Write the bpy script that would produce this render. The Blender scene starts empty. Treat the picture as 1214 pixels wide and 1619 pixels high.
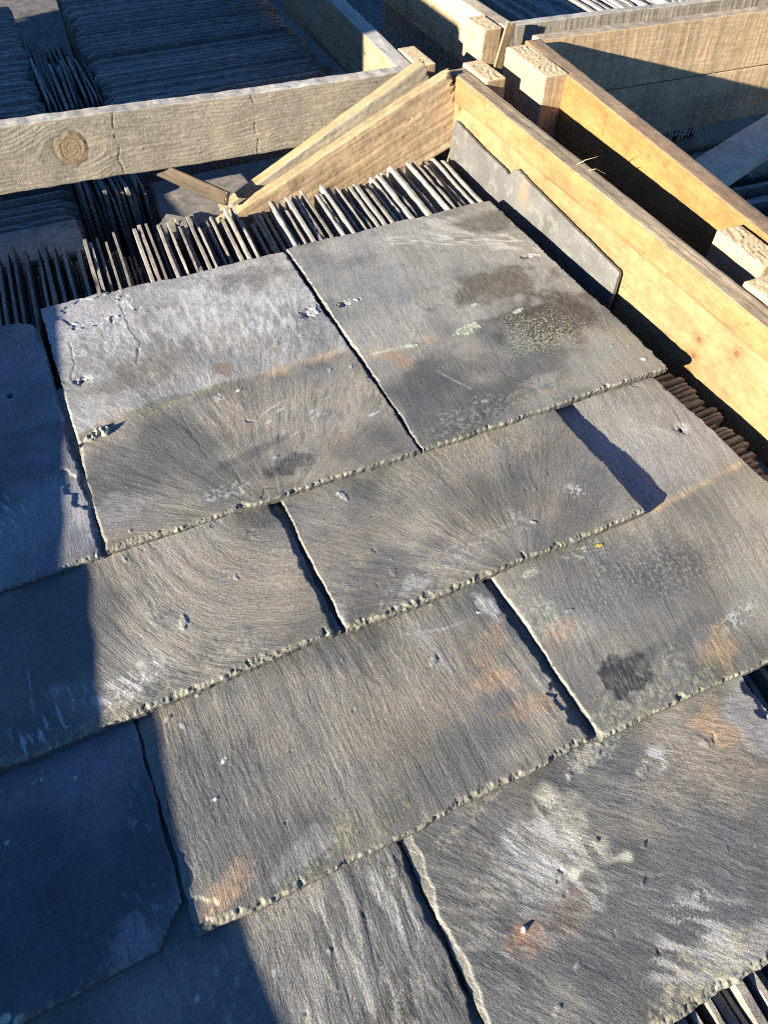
import bpy, math, random
import numpy as np
from mathutils import Matrix, Vector

random.seed(7)
scene = bpy.context.scene

# ------------------------------------------------------------------ camera
cd = bpy.data.cameras.new('camera')
cam = bpy.data.objects.new('camera', cd)
scene.collection.objects.link(cam)
cd.sensor_fit = 'AUTO'; cd.sensor_width = 36.0; cd.lens = 36.0 * 1115.0 / 1619.0
cd.clip_start = 0.02; cd.clip_end = 3000.0
R = Matrix(((0.90397485, 0.32801636, -0.27428953),
            (-0.4270466, 0.72479792, -0.54064699),
            (0.02146342, 0.6058657, 0.79527736)))
cam.matrix_world = Matrix.Translation((0, 0, 0.61)) @ R.to_4x4()
scene.camera = cam

# ------------------------------------------------------------------ light
SUN_DIR = Vector((1.0, 0.22, -0.274)).normalized()      # the way the light travels
ELEV = math.radians(15.0)
AZ = math.radians(257.6)
world = bpy.data.worlds.new("World"); scene.world = world; world.use_nodes = True
wn = world.node_tree.nodes; wl = world.node_tree.links
wn.clear()
sky = wn.new('ShaderNodeTexSky'); sky.sky_type = 'NISHITA'; sky.sun_disc = False
sky.sun_elevation = ELEV; sky.sun_rotation = AZ; sky.air_density = 0.8; sky.dust_density = 0.0; sky.ozone_density = 7.0
bg = wn.new('ShaderNodeBackground'); bg.inputs['Strength'].default_value = 0.05
wo = wn.new('ShaderNodeOutputWorld')
wl.new(sky.outputs[0], bg.inputs[0]); wl.new(bg.outputs[0], wo.inputs[0])
sd = bpy.data.lights.new('sun', 'SUN'); sd.energy = 5.0; sd.angle = math.radians(0.53); sd.color = (1.0, 0.90, 0.74)
sun = bpy.data.objects.new('sun', sd); scene.collection.objects.link(sun)
sun.rotation_euler = SUN_DIR.to_track_quat('-Z', 'Y').to_euler()
scene.cycles.use_denoising = False; scene.cycles.filter_width = 1.1
scene.view_settings.view_transform = 'Standard'; scene.view_settings.look = 'None'
scene.view_settings.gamma = 1.0; scene.view_settings.use_curve_mapping = False
scene.view_settings.exposure = 2.10

# ------------------------------------------------------------------ noise
_rng = np.random.RandomState(11)
_PERM = np.concatenate([_rng.permutation(512)] * 2).astype(np.int64)
_ANG = _rng.rand(512) * 2 * np.pi
_GX, _GY = np.cos(_ANG).astype(np.float32), np.sin(_ANG).astype(np.float32)

def perlin(x, y, seed=0):
    x = np.asarray(x, np.float32) + 37.31 * seed + 1000.0; y = np.asarray(y, np.float32) + 11.77 * seed + 1000.0
    xi = np.floor(x).astype(np.int64); yi = np.floor(y).astype(np.int64)
    fx = x - xi; fy = y - yi
    u = fx * fx * fx * (fx * (fx * 6 - 15) + 10); v = fy * fy * fy * (fy * (fy * 6 - 15) + 10)
    def g(ix, iy, dx, dy):
        h = _PERM[(_PERM[ix & 511] + iy) & 511]
        return _GX[h] * dx + _GY[h] * dy
    a = g(xi, yi, fx, fy); b = g(xi + 1, yi, fx - 1, fy)
    c = g(xi, yi + 1, fx, fy - 1); d = g(xi + 1, yi + 1, fx - 1, fy - 1)
    return 1.5 * (a + u * (b - a) + v * ((c + u * (d - c)) - (a + u * (b - a))))

def fbm(x, y, octv=3, seed=0, gain=0.5):
    r = 0; a = 1.0; f = 1.0
    for k in range(octv):
        r = r + a * perlin(x * f, y * f, seed + 13 * k); a *= gain; f *= 2.03
    return r

def sstep(a, b, x):
    t = np.clip((x - a) / (b - a), 0, 1)
    return t * t * (3 - 2 * t)

# ------------------------------------------------------------------ materials
def mat_new(name):
    m = bpy.data.materials.new(name); m.use_nodes = True
    nt = m.node_tree; nt.nodes.clear()
    o = nt.nodes.new('ShaderNodeOutputMaterial'); p = nt.nodes.new('ShaderNodeBsdfPrincipled')
    nt.links.new(p.outputs[0], o.inputs[0])
    return m, nt, p

def nd(nt, t, **kw):
    n = nt.nodes.new(t)
    for k, v in kw.items(): setattr(n, k, v)
    return n

def noise_node(nt, vec, scale, detail=4, rough=0.6):
    n = nt.nodes.new('ShaderNodeTexNoise'); n.inputs['Scale'].default_value = scale
    n.inputs['Detail'].default_value = detail; n.inputs['Roughness'].default_value = rough
    nt.links.new(vec, n.inputs['Vector']); return n

def maprange(nt, val, a, b, c, d):
    n = nt.nodes.new('ShaderNodeMapRange')
    for i, v in zip((1, 2, 3, 4), (a, b, c, d)): n.inputs[i].default_value = v
    nt.links.new(val, n.inputs[0]); return n.outputs[0]

def mulcol(nt, c, f):
    n = nt.nodes.new('ShaderNodeVectorMath'); n.operation = 'SCALE'
    nt.links.new(c, n.inputs[0]); nt.links.new(f, n.inputs['Scale']); return n.outputs[0]

def make_slate_mat():
    m, nt, p = mat_new('riven_slate')
    at = nd(nt, 'ShaderNodeAttribute'); at.attribute_name = 'Col'
    fl = nd(nt, 'ShaderNodeAttribute'); fl.attribute_name = 'Flow'
    tc = nd(nt, 'ShaderNodeNewGeometry').outputs['Position']
    def flow(sx, sy):
        mp = nd(nt, 'ShaderNodeMapping'); mp.inputs['Scale'].default_value = (sx, sy, 1)
        nt.links.new(fl.outputs['Vector'], mp.inputs[0]); return mp.outputs[0]
    n1 = noise_node(nt, tc, 620, 3, 0.65); n2 = noise_node(nt, tc, 1500, 2, 0.6)
    s1 = noise_node(nt, flow(560, 82), 1.0, 3, 0.6); s2 = noise_node(nt, flow(1300, 300), 1.0, 2, 0.6)
    pat = noise_node(nt, tc, 26, 3, 0.6)
    c = mulcol(nt, at.outputs['Color'], maprange(nt, n1.outputs[0], 0.3, 0.7, 0.80, 1.20))
    c = mulcol(nt, c, maprange(nt, n2.outputs[0], 0.3, 0.7, 0.74, 1.26))
    sw = nd(nt, 'ShaderNodeMath', operation='MULTIPLY'); nt.links.new(maprange(nt, pat.outputs[0], .35, .65, .25, 1.0), sw.inputs[0])
    nt.links.new(maprange(nt, s1.outputs[0], .3, .7, -.17, .17), sw.inputs[1])
    one = nd(nt, 'ShaderNodeMath', operation='ADD'); one.inputs[1].default_value = 1.0; nt.links.new(sw.outputs[0], one.inputs[0])
    c = mulcol(nt, c, one.outputs[0])  # grain streaks; brighter flecks put sunlit riven ledges into the colour
    c = mulcol(nt, c, maprange(nt, s2.outputs[0], .3, .7, .88, 1.12))
    nt.links.new(c, p.inputs['Base Color'])
    nt.links.new(maprange(nt, n1.outputs[0], 0.3, 0.7, 0.42, 0.66), p.inputs['Roughness'])
    p.inputs['Specular IOR Level'].default_value = 0.5
    bp = nd(nt, 'ShaderNodeBump'); bp.inputs['Strength'].default_value = 0.5; bp.inputs['Distance'].default_value = 0.0006
    nb = nd(nt, 'ShaderNodeMath', operation='MULTIPLY_ADD'); nt.links.new(n2.outputs[0], nb.inputs[0]); nb.inputs[1].default_value = .6; nt.links.new(n1.outputs[0], nb.inputs[2]); nt.links.new(nb.outputs[0], bp.inputs['Height'])
    sm = nd(nt, 'ShaderNodeMath', operation='MULTIPLY_ADD'); nt.links.new(s2.outputs[0], sm.inputs[0]); sm.inputs[1].default_value = .45; nt.links.new(s1.outputs[0], sm.inputs[2])
    st = nd(nt, 'ShaderNodeAttribute'); st.attribute_name = 'Flow'
    sep = nd(nt, 'ShaderNodeSeparateXYZ'); nt.links.new(fl.outputs['Vector'], sep.inputs[0])
    b2 = nd(nt, 'ShaderNodeBump'); b2.inputs['Distance'].default_value = 0.00058
    nt.links.new(sep.outputs['Z'], b2.inputs['Strength'])
    nt.links.new(sm.outputs[0], b2.inputs['Height']); nt.links.new(bp.outputs[0], b2.inputs['Normal']); nt.links.new(b2.outputs[0], p.inputs['Normal'])
    return m

def make_edge_slate_mat():
    m, nt, p = mat_new('slate_on_edge')
    tc = nd(nt, 'ShaderNodeTexCoord').outputs['Object']
    inf = nd(nt, 'ShaderNodeObjectInfo')
    add = nd(nt, 'ShaderNodeVectorMath', operation='ADD')
    nt.links.new(tc, add.inputs[0])
    sc = nd(nt, 'ShaderNodeVectorMath', operation='SCALE'); sc.inputs[0].default_value = (9, 7, 5)
    nt.links.new(inf.outputs['Random'], sc.inputs['Scale']); nt.links.new(sc.outputs[0], add.inputs[1])
    n1 = noise_node(nt, add.outputs[0], 55, 5, 0.65); n2 = noise_node(nt, add.outputs[0], 700, 2, 0.6)
    cr = nd(nt, 'ShaderNodeValToRGB'); e = cr.color_ramp.elements
    e[0].position = 0.3; e[0].color = (0.15, 0.14, 0.13, 1); e[1].position = 0.72; e[1].color = (0.36, 0.325, 0.275, 1)
    nt.links.new(n1.outputs[0], cr.inputs[0])
    c = mulcol(nt, cr.outputs[0], maprange(nt, inf.outputs['Random'], 0, 1, 0.65, 1.2))
    c = mulcol(nt, c, maprange(nt, n2.outputs[0], 0.3, 0.7, 0.75, 1.2))
    nt.links.new(c, p.inputs['Base Color']); p.inputs['Roughness'].default_value = 0.7
    p.inputs['Specular IOR Level'].default_value = 0.3
    bp = nd(nt, 'ShaderNodeBump'); bp.inputs['Strength'].default_value = 0.6; bp.inputs['Distance'].default_value = 0.001
    nt.links.new(n2.outputs[0], bp.inputs['Height']); nt.links.new(bp.outputs[0], p.inputs['Normal'])
    return m

def make_wood_mat():
    m, nt, p = mat_new('sawn_softwood')
    at = nd(nt, 'ShaderNodeAttribute'); at.attribute_name = 'Col'
    tc = nd(nt, 'ShaderNodeTexCoord').outputs['Object']
    mp = nd(nt, 'ShaderNodeMapping'); mp.inputs['Scale'].default_value = (26, 300, 300)
    nt.links.new(tc, mp.inputs[0])
    n1 = noise_node(nt, mp.outputs[0], 1.0, 4, 0.65)
    mp2 = nd(nt, 'ShaderNodeMapping'); mp2.inputs['Scale'].default_value = (40, 900, 900)
    nt.links.new(tc, mp2.inputs[0]); n2 = noise_node(nt, mp2.outputs[0], 1.0, 2, 0.6)
    n3 = noise_node(nt, tc, 700, 3, 0.65); n4 = noise_node(nt, tc, 75, 4, 0.65)
    c = mulcol(nt, at.outputs['Color'], maprange(nt, n1.outputs[0], 0.3, 0.7, 0.86, 1.13))
    c = mulcol(nt, c, maprange(nt, n4.outputs[0], 0.3, 0.7, 0.84, 1.15))
    c = mulcol(nt, c, maprange(nt, n3.outputs[0], 0.3, 0.7, 0.84, 1.16))
    c = mulcol(nt, c, maprange(nt, n2.outputs[0], 0.3, 0.7, 0.9, 1.1))
    nt.links.new(c, p.inputs['Base Color']); p.inputs['Roughness'].default_value = 0.75
    p.inputs['Specular IOR Level'].default_value = 0.25
    mx = nd(nt, 'ShaderNodeMath', operation='ADD')
    nt.links.new(n1.outputs[0], mx.inputs[0]); nt.links.new(n3.outputs[0], mx.inputs[1])
    bp = nd(nt, 'ShaderNodeBump'); bp.inputs['Strength'].default_value = 0.55; bp.inputs['Distance'].default_value = 0.0009
    nt.links.new(mx.outputs[0], bp.inputs['Height']); nt.links.new(bp.outputs[0], p.inputs['Normal'])
    return m

def make_ground_mat():
    m, nt, p = mat_new('yard_gravel')
    tc = nd(nt, 'ShaderNodeNewGeometry').outputs['Position']
    n1 = noise_node(nt, tc, 30, 6, 0.7)
    cr = nd(nt, 'ShaderNodeValToRGB'); e = cr.color_ramp.elements
    e[0].position = 0.35; e[0].color = (0.05, 0.048, 0.045, 1); e[1].position = 0.7; e[1].color = (0.16, 0.15, 0.135, 1)
    nt.links.new(n1.outputs[0], cr.inputs[0]); nt.links.new(cr.outputs[0], p.inputs['Base Color'])
    p.inputs['Roughness'].default_value = 0.9
    return m

SLATE = make_slate_mat(); EDGE = make_edge_slate_mat(); WOOD = make_wood_mat(); GROUND = make_ground_mat()

# ------------------------------------------------------------------ mesh helpers
def mesh_from(name, verts, quads, tris=None, col=None, mat=None, smooth=True, flow=None):
    verts = np.asarray(verts, np.float32).reshape(-1, 3)
    quads = np.asarray(quads, np.int32).reshape(-1, 4)
    nt_ = 0 if tris is None else len(tris)
    loops = quads.ravel()
    starts = np.arange(len(quads), dtype=np.int32) * 4
    if nt_:
        tris = np.asarray(tris, np.int32).reshape(-1, 3)
        starts = np.concatenate([starts, len(loops) + np.arange(nt_, dtype=np.int32) * 3])
        loops = np.concatenate([loops, tris.ravel()])
    me = bpy.data.meshes.new(name)
    me.vertices.add(len(verts)); me.vertices.foreach_set('co', verts.ravel())
    me.loops.add(len(loops)); me.loops.foreach_set('vertex_index', loops.astype(np.int32))
    me.polygons.add(len(starts)); me.polygons.foreach_set('loop_start', starts.astype(np.int32))
    me.update(calc_edges=True)
    me.polygons.foreach_set('use_smooth', np.full(len(starts), smooth, dtype=bool))
    if col is not None:
        a = me.attributes.new('Col', 'FLOAT_COLOR', 'POINT')
        c = np.ones((len(verts), 4), np.float32); c[:, :3] = np.clip(col * (np.array((1.06, 1.105, 1.12)) if mat is SLATE else 1.0), 0.004, 0.9)
        a.data.foreach_set('color', c.ravel())
    if flow is not None:
        a = me.attributes.new('Flow', 'FLOAT_VECTOR', 'POINT'); a.data.foreach_set('vector', np.asarray(flow, np.float32).ravel())
    if mat: me.materials.append(mat)
    me.validate(clean_customdata=False)
    return me

def link(name, me, parent=None, label=None, cat=None, group=None, kind=None):
    o = bpy.data.objects.new(name, me); scene.collection.objects.link(o)
    if parent: o.parent = parent
    if label: o['label'] = label
    if cat: o['category'] = cat
    if group: o['group'] = group
    if kind: o['kind'] = kind
    return o

def thing(name, loc, label, cat, group=None):
    o = link(name, None, None, label, cat, group); o.location = loc; return o

# ------------------------------------------------------------------ ground
gv = [(-1500, -1500, -0.52), (1500, -1500, -0.52), (1500, 1500, -0.52), (-1500, 1500, -0.52)]
link('ground', mesh_from('ground', gv, [(0, 1, 2, 3)], mat=GROUND, smooth=False), kind='structure')

# ------------------------------------------------------------------ boards
def linspace_edges(L, ds, r):
    n = max(1, int(round((L - 2 * r) / ds)))
    mid = np.linspace(r, L - r, n + 1)
    return np.unique(np.concatenate([[0, .35 * r, .7 * r], mid, [L - .7 * r, L - .35 * r, L]]).round(6))

def wood_look(a, b, style, seed, W):
    """relief height (m) and colour for a face point: a along the board, b across"""
    s = STYLES[style]
    c1, c2, c3 = (np.array(v, np.float32) for v in s['cols'])
    kind = s['kind']
    warp = 0.10 * fbm(a * 1.3, b * 6, 2, seed) + .012 * perlin(a * 7, b * 20, seed + 3)
    h = np.zeros_like(a); 
    big = fbm(a * 4, b * 14, 3, seed + 5)
    t = .5 + .5 * big
    col = c1 + (c2 - c1) * np.clip(t, 0, 1)[..., None]
    phi = b + warp * W * .6
    if kind == 'weathered':
        k = s.get('knot')
        kd = None
        if k:
            ka, kb, kr = k
            da, db = a - ka, b - kb
            bul = np.exp(-(da / (2.6 * kr)) ** 2)
            phi = db - np.tanh(db / (.6 * kr)) * kr * 1.15 * bul + .010 * fbm(a * 5, b * 12, 2, seed) + .05 * (a - ka) * .0
            kd = np.sqrt((da / kr) ** 2 + (db / (1.05 * kr)) ** 2) + .12 * perlin(a * 90, b * 90, seed + 8)
        ring = phi * 1000.0 / s['pitch']
        rn = ring + .55 * perlin(a * 7, b * 30, seed + 9) + .22 * perlin(a * 45, b * 160, seed + 10)
        sa = rn - np.floor(rn)
        ridge = np.where(sa < .7, sa / .7, (1 - sa) / .3)
        crumb = perlin(a * 240, b * 420, seed + 21) + .7 * perlin(a * 110, b * 520, seed + 22)
        lvl = .5 + .5 * perlin(np.floor(rn) * 3.7, a * 3, seed + 17)
        h = s['amp'] * (ridge ** 1.5) * (.3 + .9 * lvl) + .00030 * crumb * (.3 + lvl * ridge) + .0002 * perlin(a * 60, b * 300, seed + 2)
        col = col * (0.86 + .22 * ridge * (.3 + lvl) + .12 * crumb + .10 * perlin(a * 14, b * 240, seed + 23))[..., None]
        if kd is not None:
            inn = sstep(1.12, .80, kd)
            rr = np.sin(kd * 26 + 3 * perlin(a * 60, b * 60, seed + 31))
            kc = np.array((.26, .19, .115)) * (.95 + .07 * rr + .3 * perlin(a * 130, b * 300, seed + 4))[..., None]
            col = col * (1 - inn[..., None]) + kc * inn[..., None]
            rim = np.exp(-((kd - 1.02) / .1) ** 2)
            col = col * (1 - .30 * rim)[..., None]
            h = h * (1 - inn) + inn * (.0006 + .0002 * rr) - .0005 * rim
        for ca in s.get('cracks', ()):
            d = np.abs(a - ca - .006 * perlin(b * 40, b * 0 + ca * 9, seed))
            m = np.exp(-(d / .0009) ** 2) * (perlin(b * 60, a * 0 + ca * 50, seed + 3) > -.25)
            h = h - .0008 * m; col = col * (1 - .45 * m)[..., None]
    elif kind == 'sawn':
        saw = perlin(a * 150 + .7 * b * 40, b * 3, seed + 7) + .6 * perlin(a * 420, b * 6, seed + 9)
        h = s['amp'] * saw + .0002 * perlin(a * 30, b * 500, seed)
        gr = perlin(a * 5, phi * 220, seed + 1)
        wide = perlin(a * 38 + b * 6, b * 2, seed + 12)
        col = col * (1 + .16 * saw + .14 * gr + .16 * wide)[..., None]
    else:                                    # smooth planed timber with quiet grain
        gr = perlin(a * 4, phi * 190, seed + 1); g2 = perlin(a * 9, phi * 520, seed + 2)
        bl = fbm(a * 16, b * 30, 4, seed + 6, .6)
        h = s['amp'] * (gr + .5 * g2) + .00025 * perlin(a * 120, b * 120, seed + 3)
        col = col * (1 + .07 * gr + .06 * g2 + .16 * bl)[..., None] * (1 + (fbm(a * 6, b * 9, 2, seed + 8))[..., None] * np.array((.02, -.03, -.10)))
        sc_ = sstep(.72, .8, perlin(a * 55 + b * 30, b * 260, seed + 14)) * sstep(.1, .5, perlin(a * 9, b * 9, seed + 15)); col = col * (1 - .35 * sc_)[..., None]; h = h - .0004 * sc_
        gg = sstep(.55, .78, perlin(a * 95, b * 330, seed + 16)) * sstep(-.1, .45, fbm(a * 14, b * 20, 2, seed + 17)); col = col * (1 - .42 * gg)[..., None]; h = h - .0007 * gg
        if 'seam' in s:
            za, zb = s['seam']
            zz = za + (zb - za) * a / s['len'] + .003 * perlin(a * 6, a * 0, seed + 40)
            up = sstep(-.0005, .0008, b - zz)
            h = h + .0022 * up
            lin = np.exp(-((b - zz) / .0014) ** 2) * np.clip(.55 + perlin(a * 9, a * 0, seed + 41), 0, 1)
            col = col * (1 - .5 * lin)[..., None] * (1 - up[..., None] * np.array((.0, .10, .22)))
        if s.get('nails'):
            for (na, nb) in s['nails']:
                d = np.hypot(a - na, (b - nb))
                col = col * (1 - .35 * np.exp(-(d / .010) ** 2)[..., None] * np.array((.35, .9, 1.3)))
                h = h - .0012 * np.exp(-(d / .004) ** 2)
    # loose stains and dirt
    st = sstep(.25, .9, fbm(a * 11, b * 22, 3, seed + 50)) * s.get('stain', .3)
    col = col * (1 - st[..., None]) + c3 * st[..., None]
    return h, col

def end_look(a, b, style, seed):
    s = STYLES[style]
    c1, c2, c3 = (np.array(v, np.float32) for v in s.get('ends', s['cols']))
    n = perlin(a * 160, b * 420, seed) ; n2 = perlin(a * 500, b * 500, seed + 1); rg = np.sin((a + .3 * b + .01 * perlin(a * 20, b * 20, seed + 2)) * 1500)
    h = .0007 * n + .0006 * n2 + .0006 * rg
    col = c1 + (c2 - c1) * np.clip(.5 + .3 * n + .35 * rg, 0, 1)[..., None]
    dk = .6 * sstep(.15, .8, fbm(a * 170, b * 230, 3, seed + 4)) + .4 * sstep(0, .8, fbm(a * 30, b * 30, 2, seed + 6))
    return h, (col * (1 - .35 * dk)[..., None] + c3 * .35 * dk[..., None]) * (1 + .25 * n2)[..., None]

def board_mesh(name, L, T, W, style, seed, fine, ds, r=.002, wob=.0015, jag=0.0):
    V = []; Q = []; C = []; base = 0
    def face(fx):
        nonlocal base
        d = ds if fx in fine else max(.02, ds)
        dims = {'x': L, 'y': T, 'z': W}
        nax = fx[0]; others = [k for k in 'xyz' if k != nax]
        g0 = linspace_edges(dims[others[0]], min(d, max(.004, dims[others[0]] / 2)), r)
        g1 = linspace_edges(dims[others[1]], min(d, max(.004, dims[others[1]] / 2)), r)
        A, B = np.meshgrid(g0, g1, indexing='ij')
        P = np.zeros(A.shape + (3,)); ix = {'x': 0, 'y': 1, 'z': 2}
        P[..., ix[others[0]]] = A; P[..., ix[others[1]]] = B
        P[..., ix[nax]] = dims[nax] if fx[1] == '1' else 0.0
        dim = np.array((L, T, W)); q = np.clip(P, r, dim - r); dv = P - q
        ln = np.linalg.norm(dv, axis=-1, keepdims=True); N = dv / np.maximum(ln, 1e-9)
        P = q + N * r
        fade = sstep(0, 2.5 * r, A) * sstep(0, 2.5 * r, dims[others[0]] - A) * sstep(0, 2.5 * r, B) * sstep(0, 2.5 * r, dims[others[1]] - B)
        fs = seed + 100 * '0xyz'.index(nax) + 50 * int(fx[1])
        if nax == 'x': h, col = end_look(A, B, style, fs)
        else: h, col = wood_look(A, B, style if nax == 'y' or 'edge' not in STYLES[style] else STYLES[style]['edge'], fs, dims[others[1]])
        nn = np.zeros(3); nn[ix[nax]] = 1 if fx[1] == '1' else -1
        P = P + nn * (h * fade)[..., None]
        x = P[..., 0].copy()
        P[..., 1] += wob * perlin(x * 3, x * 0 + .5, seed + 71) + .3 * wob * perlin(x * 17, P[..., 2] * 10, seed + 73)
        P[..., 2] += wob * perlin(x * 2.3, x * 0 + 2.5, seed + 72) + .35 * wob * perlin(x * 40, P[..., 1] * 30, seed + 74)
        if jag:
            end = sstep(L - .05, L, x)
            P[..., 0] += end * jag * perlin(P[..., 1] * 260, P[..., 2] * 120, seed + 77)
        n0, n1 = A.shape
        idx = base + np.arange(n0 * n1).reshape(n0, n1)
        qd = np.stack([idx[:-1, :-1], idx[1:, :-1], idx[1:, 1:], idx[:-1, 1:]], -1).reshape(-1, 4)
        flip = {'x1': 0, 'x0': 1, 'y1': 1, 'y0': 0, 'z1': 0, 'z0': 1}[fx]
        if flip: qd = qd[:, ::-1]
        V.append(P.reshape(-1, 3)); Q.append(qd); C.append(col.reshape(-1, 3)); base += n0 * n1
    for fx in ('x0', 'x1', 'y0', 'y1', 'z0', 'z1'): face(fx)
    return mesh_from(name, np.concatenate(V), np.concatenate(Q), col=np.concatenate(C), mat=WOOD)

def board(name, parent, s, X, Z, L, T, W, style, seed, fine=('y0', 'z1'), ds=.004, label=None, cat=None, group=None, **kw):
    """s: one corner; X: along; Z: across; thickness runs along Z x X"""
    X = Vector(X).normalized(); Z = Vector(Z); Z = (Z - X * Z.dot(X)).normalized(); Y = Z.cross(X)
    me = board_mesh(name, L, T, W, style, seed, fine, ds, **kw)
    o = link(name, me, parent, label, cat, group)
    M = Matrix((X, Y, Z)).transposed().to_4x4()
    loc = Vector(s) - (Vector(parent.location) if parent else Vector((0, 0, 0)))
    o.matrix_basis = Matrix.Translation(loc) @ M
    return o

GREY = ((.30, .26, .20), (.40, .345, .27), (.20, .17, .13))
GOLD = ((.185, .122, .058), (.235, .160, .080), (.145, .092, .045))
STYLES = {
    'beam': dict(kind='weathered', cols=((.27, .235, .175), (.35, .305, .23), (.22, .187, .14)), pitch=6.2, amp=.0007, knot=(.628, .055, .025), cracks=(.70, .935), stain=.25,
                 edge='greytop'),
    'greytop': dict(kind='plain', cols=((.34, .32, .28), (.44, .41, .36), (.26, .23, .19)), amp=.0003, stain=.4),
    'gold': dict(kind='plain', cols=GOLD, amp=.00022, stain=.30, seam=(.128, .115), len=1.69, edge='dirtytop',
                 ends=((.42, .30, .15), (.55, .42, .24), (.2, .14, .08)),
                 nails=((.987, .079), (.984, .054), (.983, .030), (.929, .100), (1.640, .108))),
    'dirtytop': dict(kind='plain', cols=((.24, .185, .115), (.34, .27, .18), (.16, .12, .08)), amp=.0007, stain=.6),
    'orange': dict(kind='plain', cols=((.20, .103, .034), (.25, .138, .048), (.15, .085, .036)), amp=.0003, stain=.35, edge='browntop',
                   ends=((.42, .30, .15), (.55, .42, .24), (.2, .14, .08))),
    'browntop': dict(kind='weathered', cols=((.20, .135, .085), (.31, .22, .14), (.14, .09, .06)), pitch=7, amp=.0008, stain=.4),
    'brown': dict(kind='plain', cols=((.35, .255, .15), (.44, .33, .205), (.22, .15, .09)), amp=.0007, stain=.75, edge='straw',
                  ends=((.42, .30, .15), (.55, .42, .24), (.2, .14, .08))),
    'straw': dict(kind='plain', cols=((.235, .185, .105), (.29, .235, .14), (.18, .135, .078)), amp=.0005, stain=.3),
    'greystraw': dict(kind='plain', cols=((.33, .28, .20), (.42, .36, .26), (.22, .18, .13)), amp=.0006, stain=.5, edge='straw',
                      ends=((.42, .30, .15), (.55, .42, .24), (.2, .14, .08))),
    'tan': dict(kind='sawn', cols=((.40, .285, .165), (.50, .37, .22), (.32, .215, .125)), amp=.0003, stain=.35, edge='paletop'),
    'paletop': dict(kind='plain', cols=((.33, .27, .19), (.45, .37, .27), (.2, .16, .11)), amp=.0005, stain=.6),
    'greysawn': dict(kind='sawn', cols=((.26, .23, .18), (.34, .30, .24), (.2, .17, .13)), amp=.0006, stain=.3, edge='greytop'),
    'cream': dict(kind='plain', cols=((.22, .165, .10), (.28, .215, .135), (.17, .12, .07)), amp=.0003, stain=.35, edge='greytop'),
    'post': dict(kind='sawn', cols=((.31, .225, .13), (.39, .29, .175), (.23, .15, .085)), amp=.0004, stain=.3,
                 ends=((.48, .36, .21), (.62, .49, .30), (.30, .21, .12))),
    'greyboard': dict(kind='plain', cols=((.52, .43, .31), (.60, .50, .37), (.40, .32, .23)), amp=.0006, stain=.4),
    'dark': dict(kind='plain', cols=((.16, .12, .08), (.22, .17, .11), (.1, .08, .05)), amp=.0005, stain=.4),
    'bark': dict(kind='plain', cols=((.036, .025, .017), (.085, .060, .038), (.02, .014, .01)), amp=.0016, stain=.5, ends=((.5, .38, .22), (.62, .5, .3), (.4, .3, .17))),
    'lath': dict(kind='plain', cols=((.20, .135, .075), (.27, .195, .115), (.10, .06, .035)), amp=.0012, stain=.5,
                 ends=((.5, .38, .22), (.62, .5, .3), (.3, .2, .12))),
}
NAILS = ((.487, .021), (.484, -.004), (.483, -.028), (.429, .042), (1.140, .050))
UP = (0, 0, 1); EX = (1, 0, 0); EY = (0, 1, 0)

def deck(parent, x0, x1, y0, y1):
    n = 6; w = (y1 - y0) / n * .8
    for k in range(n):
        y = y0 + (y1 - y0) * k / n
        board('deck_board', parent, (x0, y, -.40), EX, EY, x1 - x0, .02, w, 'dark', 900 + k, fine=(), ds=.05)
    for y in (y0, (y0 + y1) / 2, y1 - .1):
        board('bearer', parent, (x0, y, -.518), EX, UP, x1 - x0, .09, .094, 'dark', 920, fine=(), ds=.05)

# main crate -------------------------------------------------------------
c1 = thing('wooden_crate', (.13, .4, -.52), 'pale timber crate with golden side plank holding the laid slates', 'crate')
plank1 = board('side_plank', c1, (.731, -.50, -.058), EY, UP, 1.69, .031, .153, 'gold', 1, fine=('y1', 'z1', 'x1'), ds=.0028, r=.003,
      label='golden side plank with grey weathered top edge')
board('side_plank', c1, (-.424, -.50, -.058), EY, UP, 1.735, .037, .153, 'gold', 2, fine=(), ds=.02)
board('corner_post', c1, (.7325, 1.113, -.39), UP, EY, .490, .040, .085, 'post', 3, fine=('x1', 'z0', 'y0'), ds=.003, r=.003)
board('corner_post', c1, (.7325, .40, -.39), UP, EY, .490, .045, .088, 'post', 4, fine=('x1', 'z0', 'y0'), ds=.003, r=.003)
board('lower_plank', c1, (.737, -.50, -.30), EY, UP, 1.69, .037, .15, 'gold', 5, fine=(), ds=.02)
board('lower_plank', c1, (-.424, -.50, -.385), EY, UP, 1.735, .031, .325, 'gold', 6, fine=(), ds=.02)  # unseen, added to stop low sun leaking in over the deck
deck(c1, -.46, .735, -.5, 1.16)

# back-left crate --------------------------------------------------------
c2 = thing('wooden_crate', (.1, 1.9, -.52), 'weathered grey crate with knotty front beam holding dark shaded slates', 'crate')
board('front_beam', c2, (-.58, 1.25, .012), (1, 0, -.026), UP, 1.225, .026, .101, 'beam', 11, fine=('y0', 'z1'), ds=.0016, r=.002, wob=.003,
      label='grey weathered beam with round brown knot')
board('side_plank', c2, (.683, 1.268, -.03), (0.0, 1, .045), UP, 1.3, .033, .10, 'cream', 12, fine=('y1', 'z1', 'x0'), ds=.005, r=.002)
board('corner_post', c2, (.684, 1.272, -.39), UP, EY, .465, .036, .09, 'post', 13, fine=('x1', 'z0'), ds=.004)
board('side_plank', c2, (-.47, 1.276, -.03), EY, UP, 1.25, .033, .10, 'cream', 14, fine=(), ds=.02)
board('lower_plank', c2, (.683, 1.268, -.27), EY, UP, 1.3, .033, .10, 'dark', 15, fine=(), ds=.02)
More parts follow.
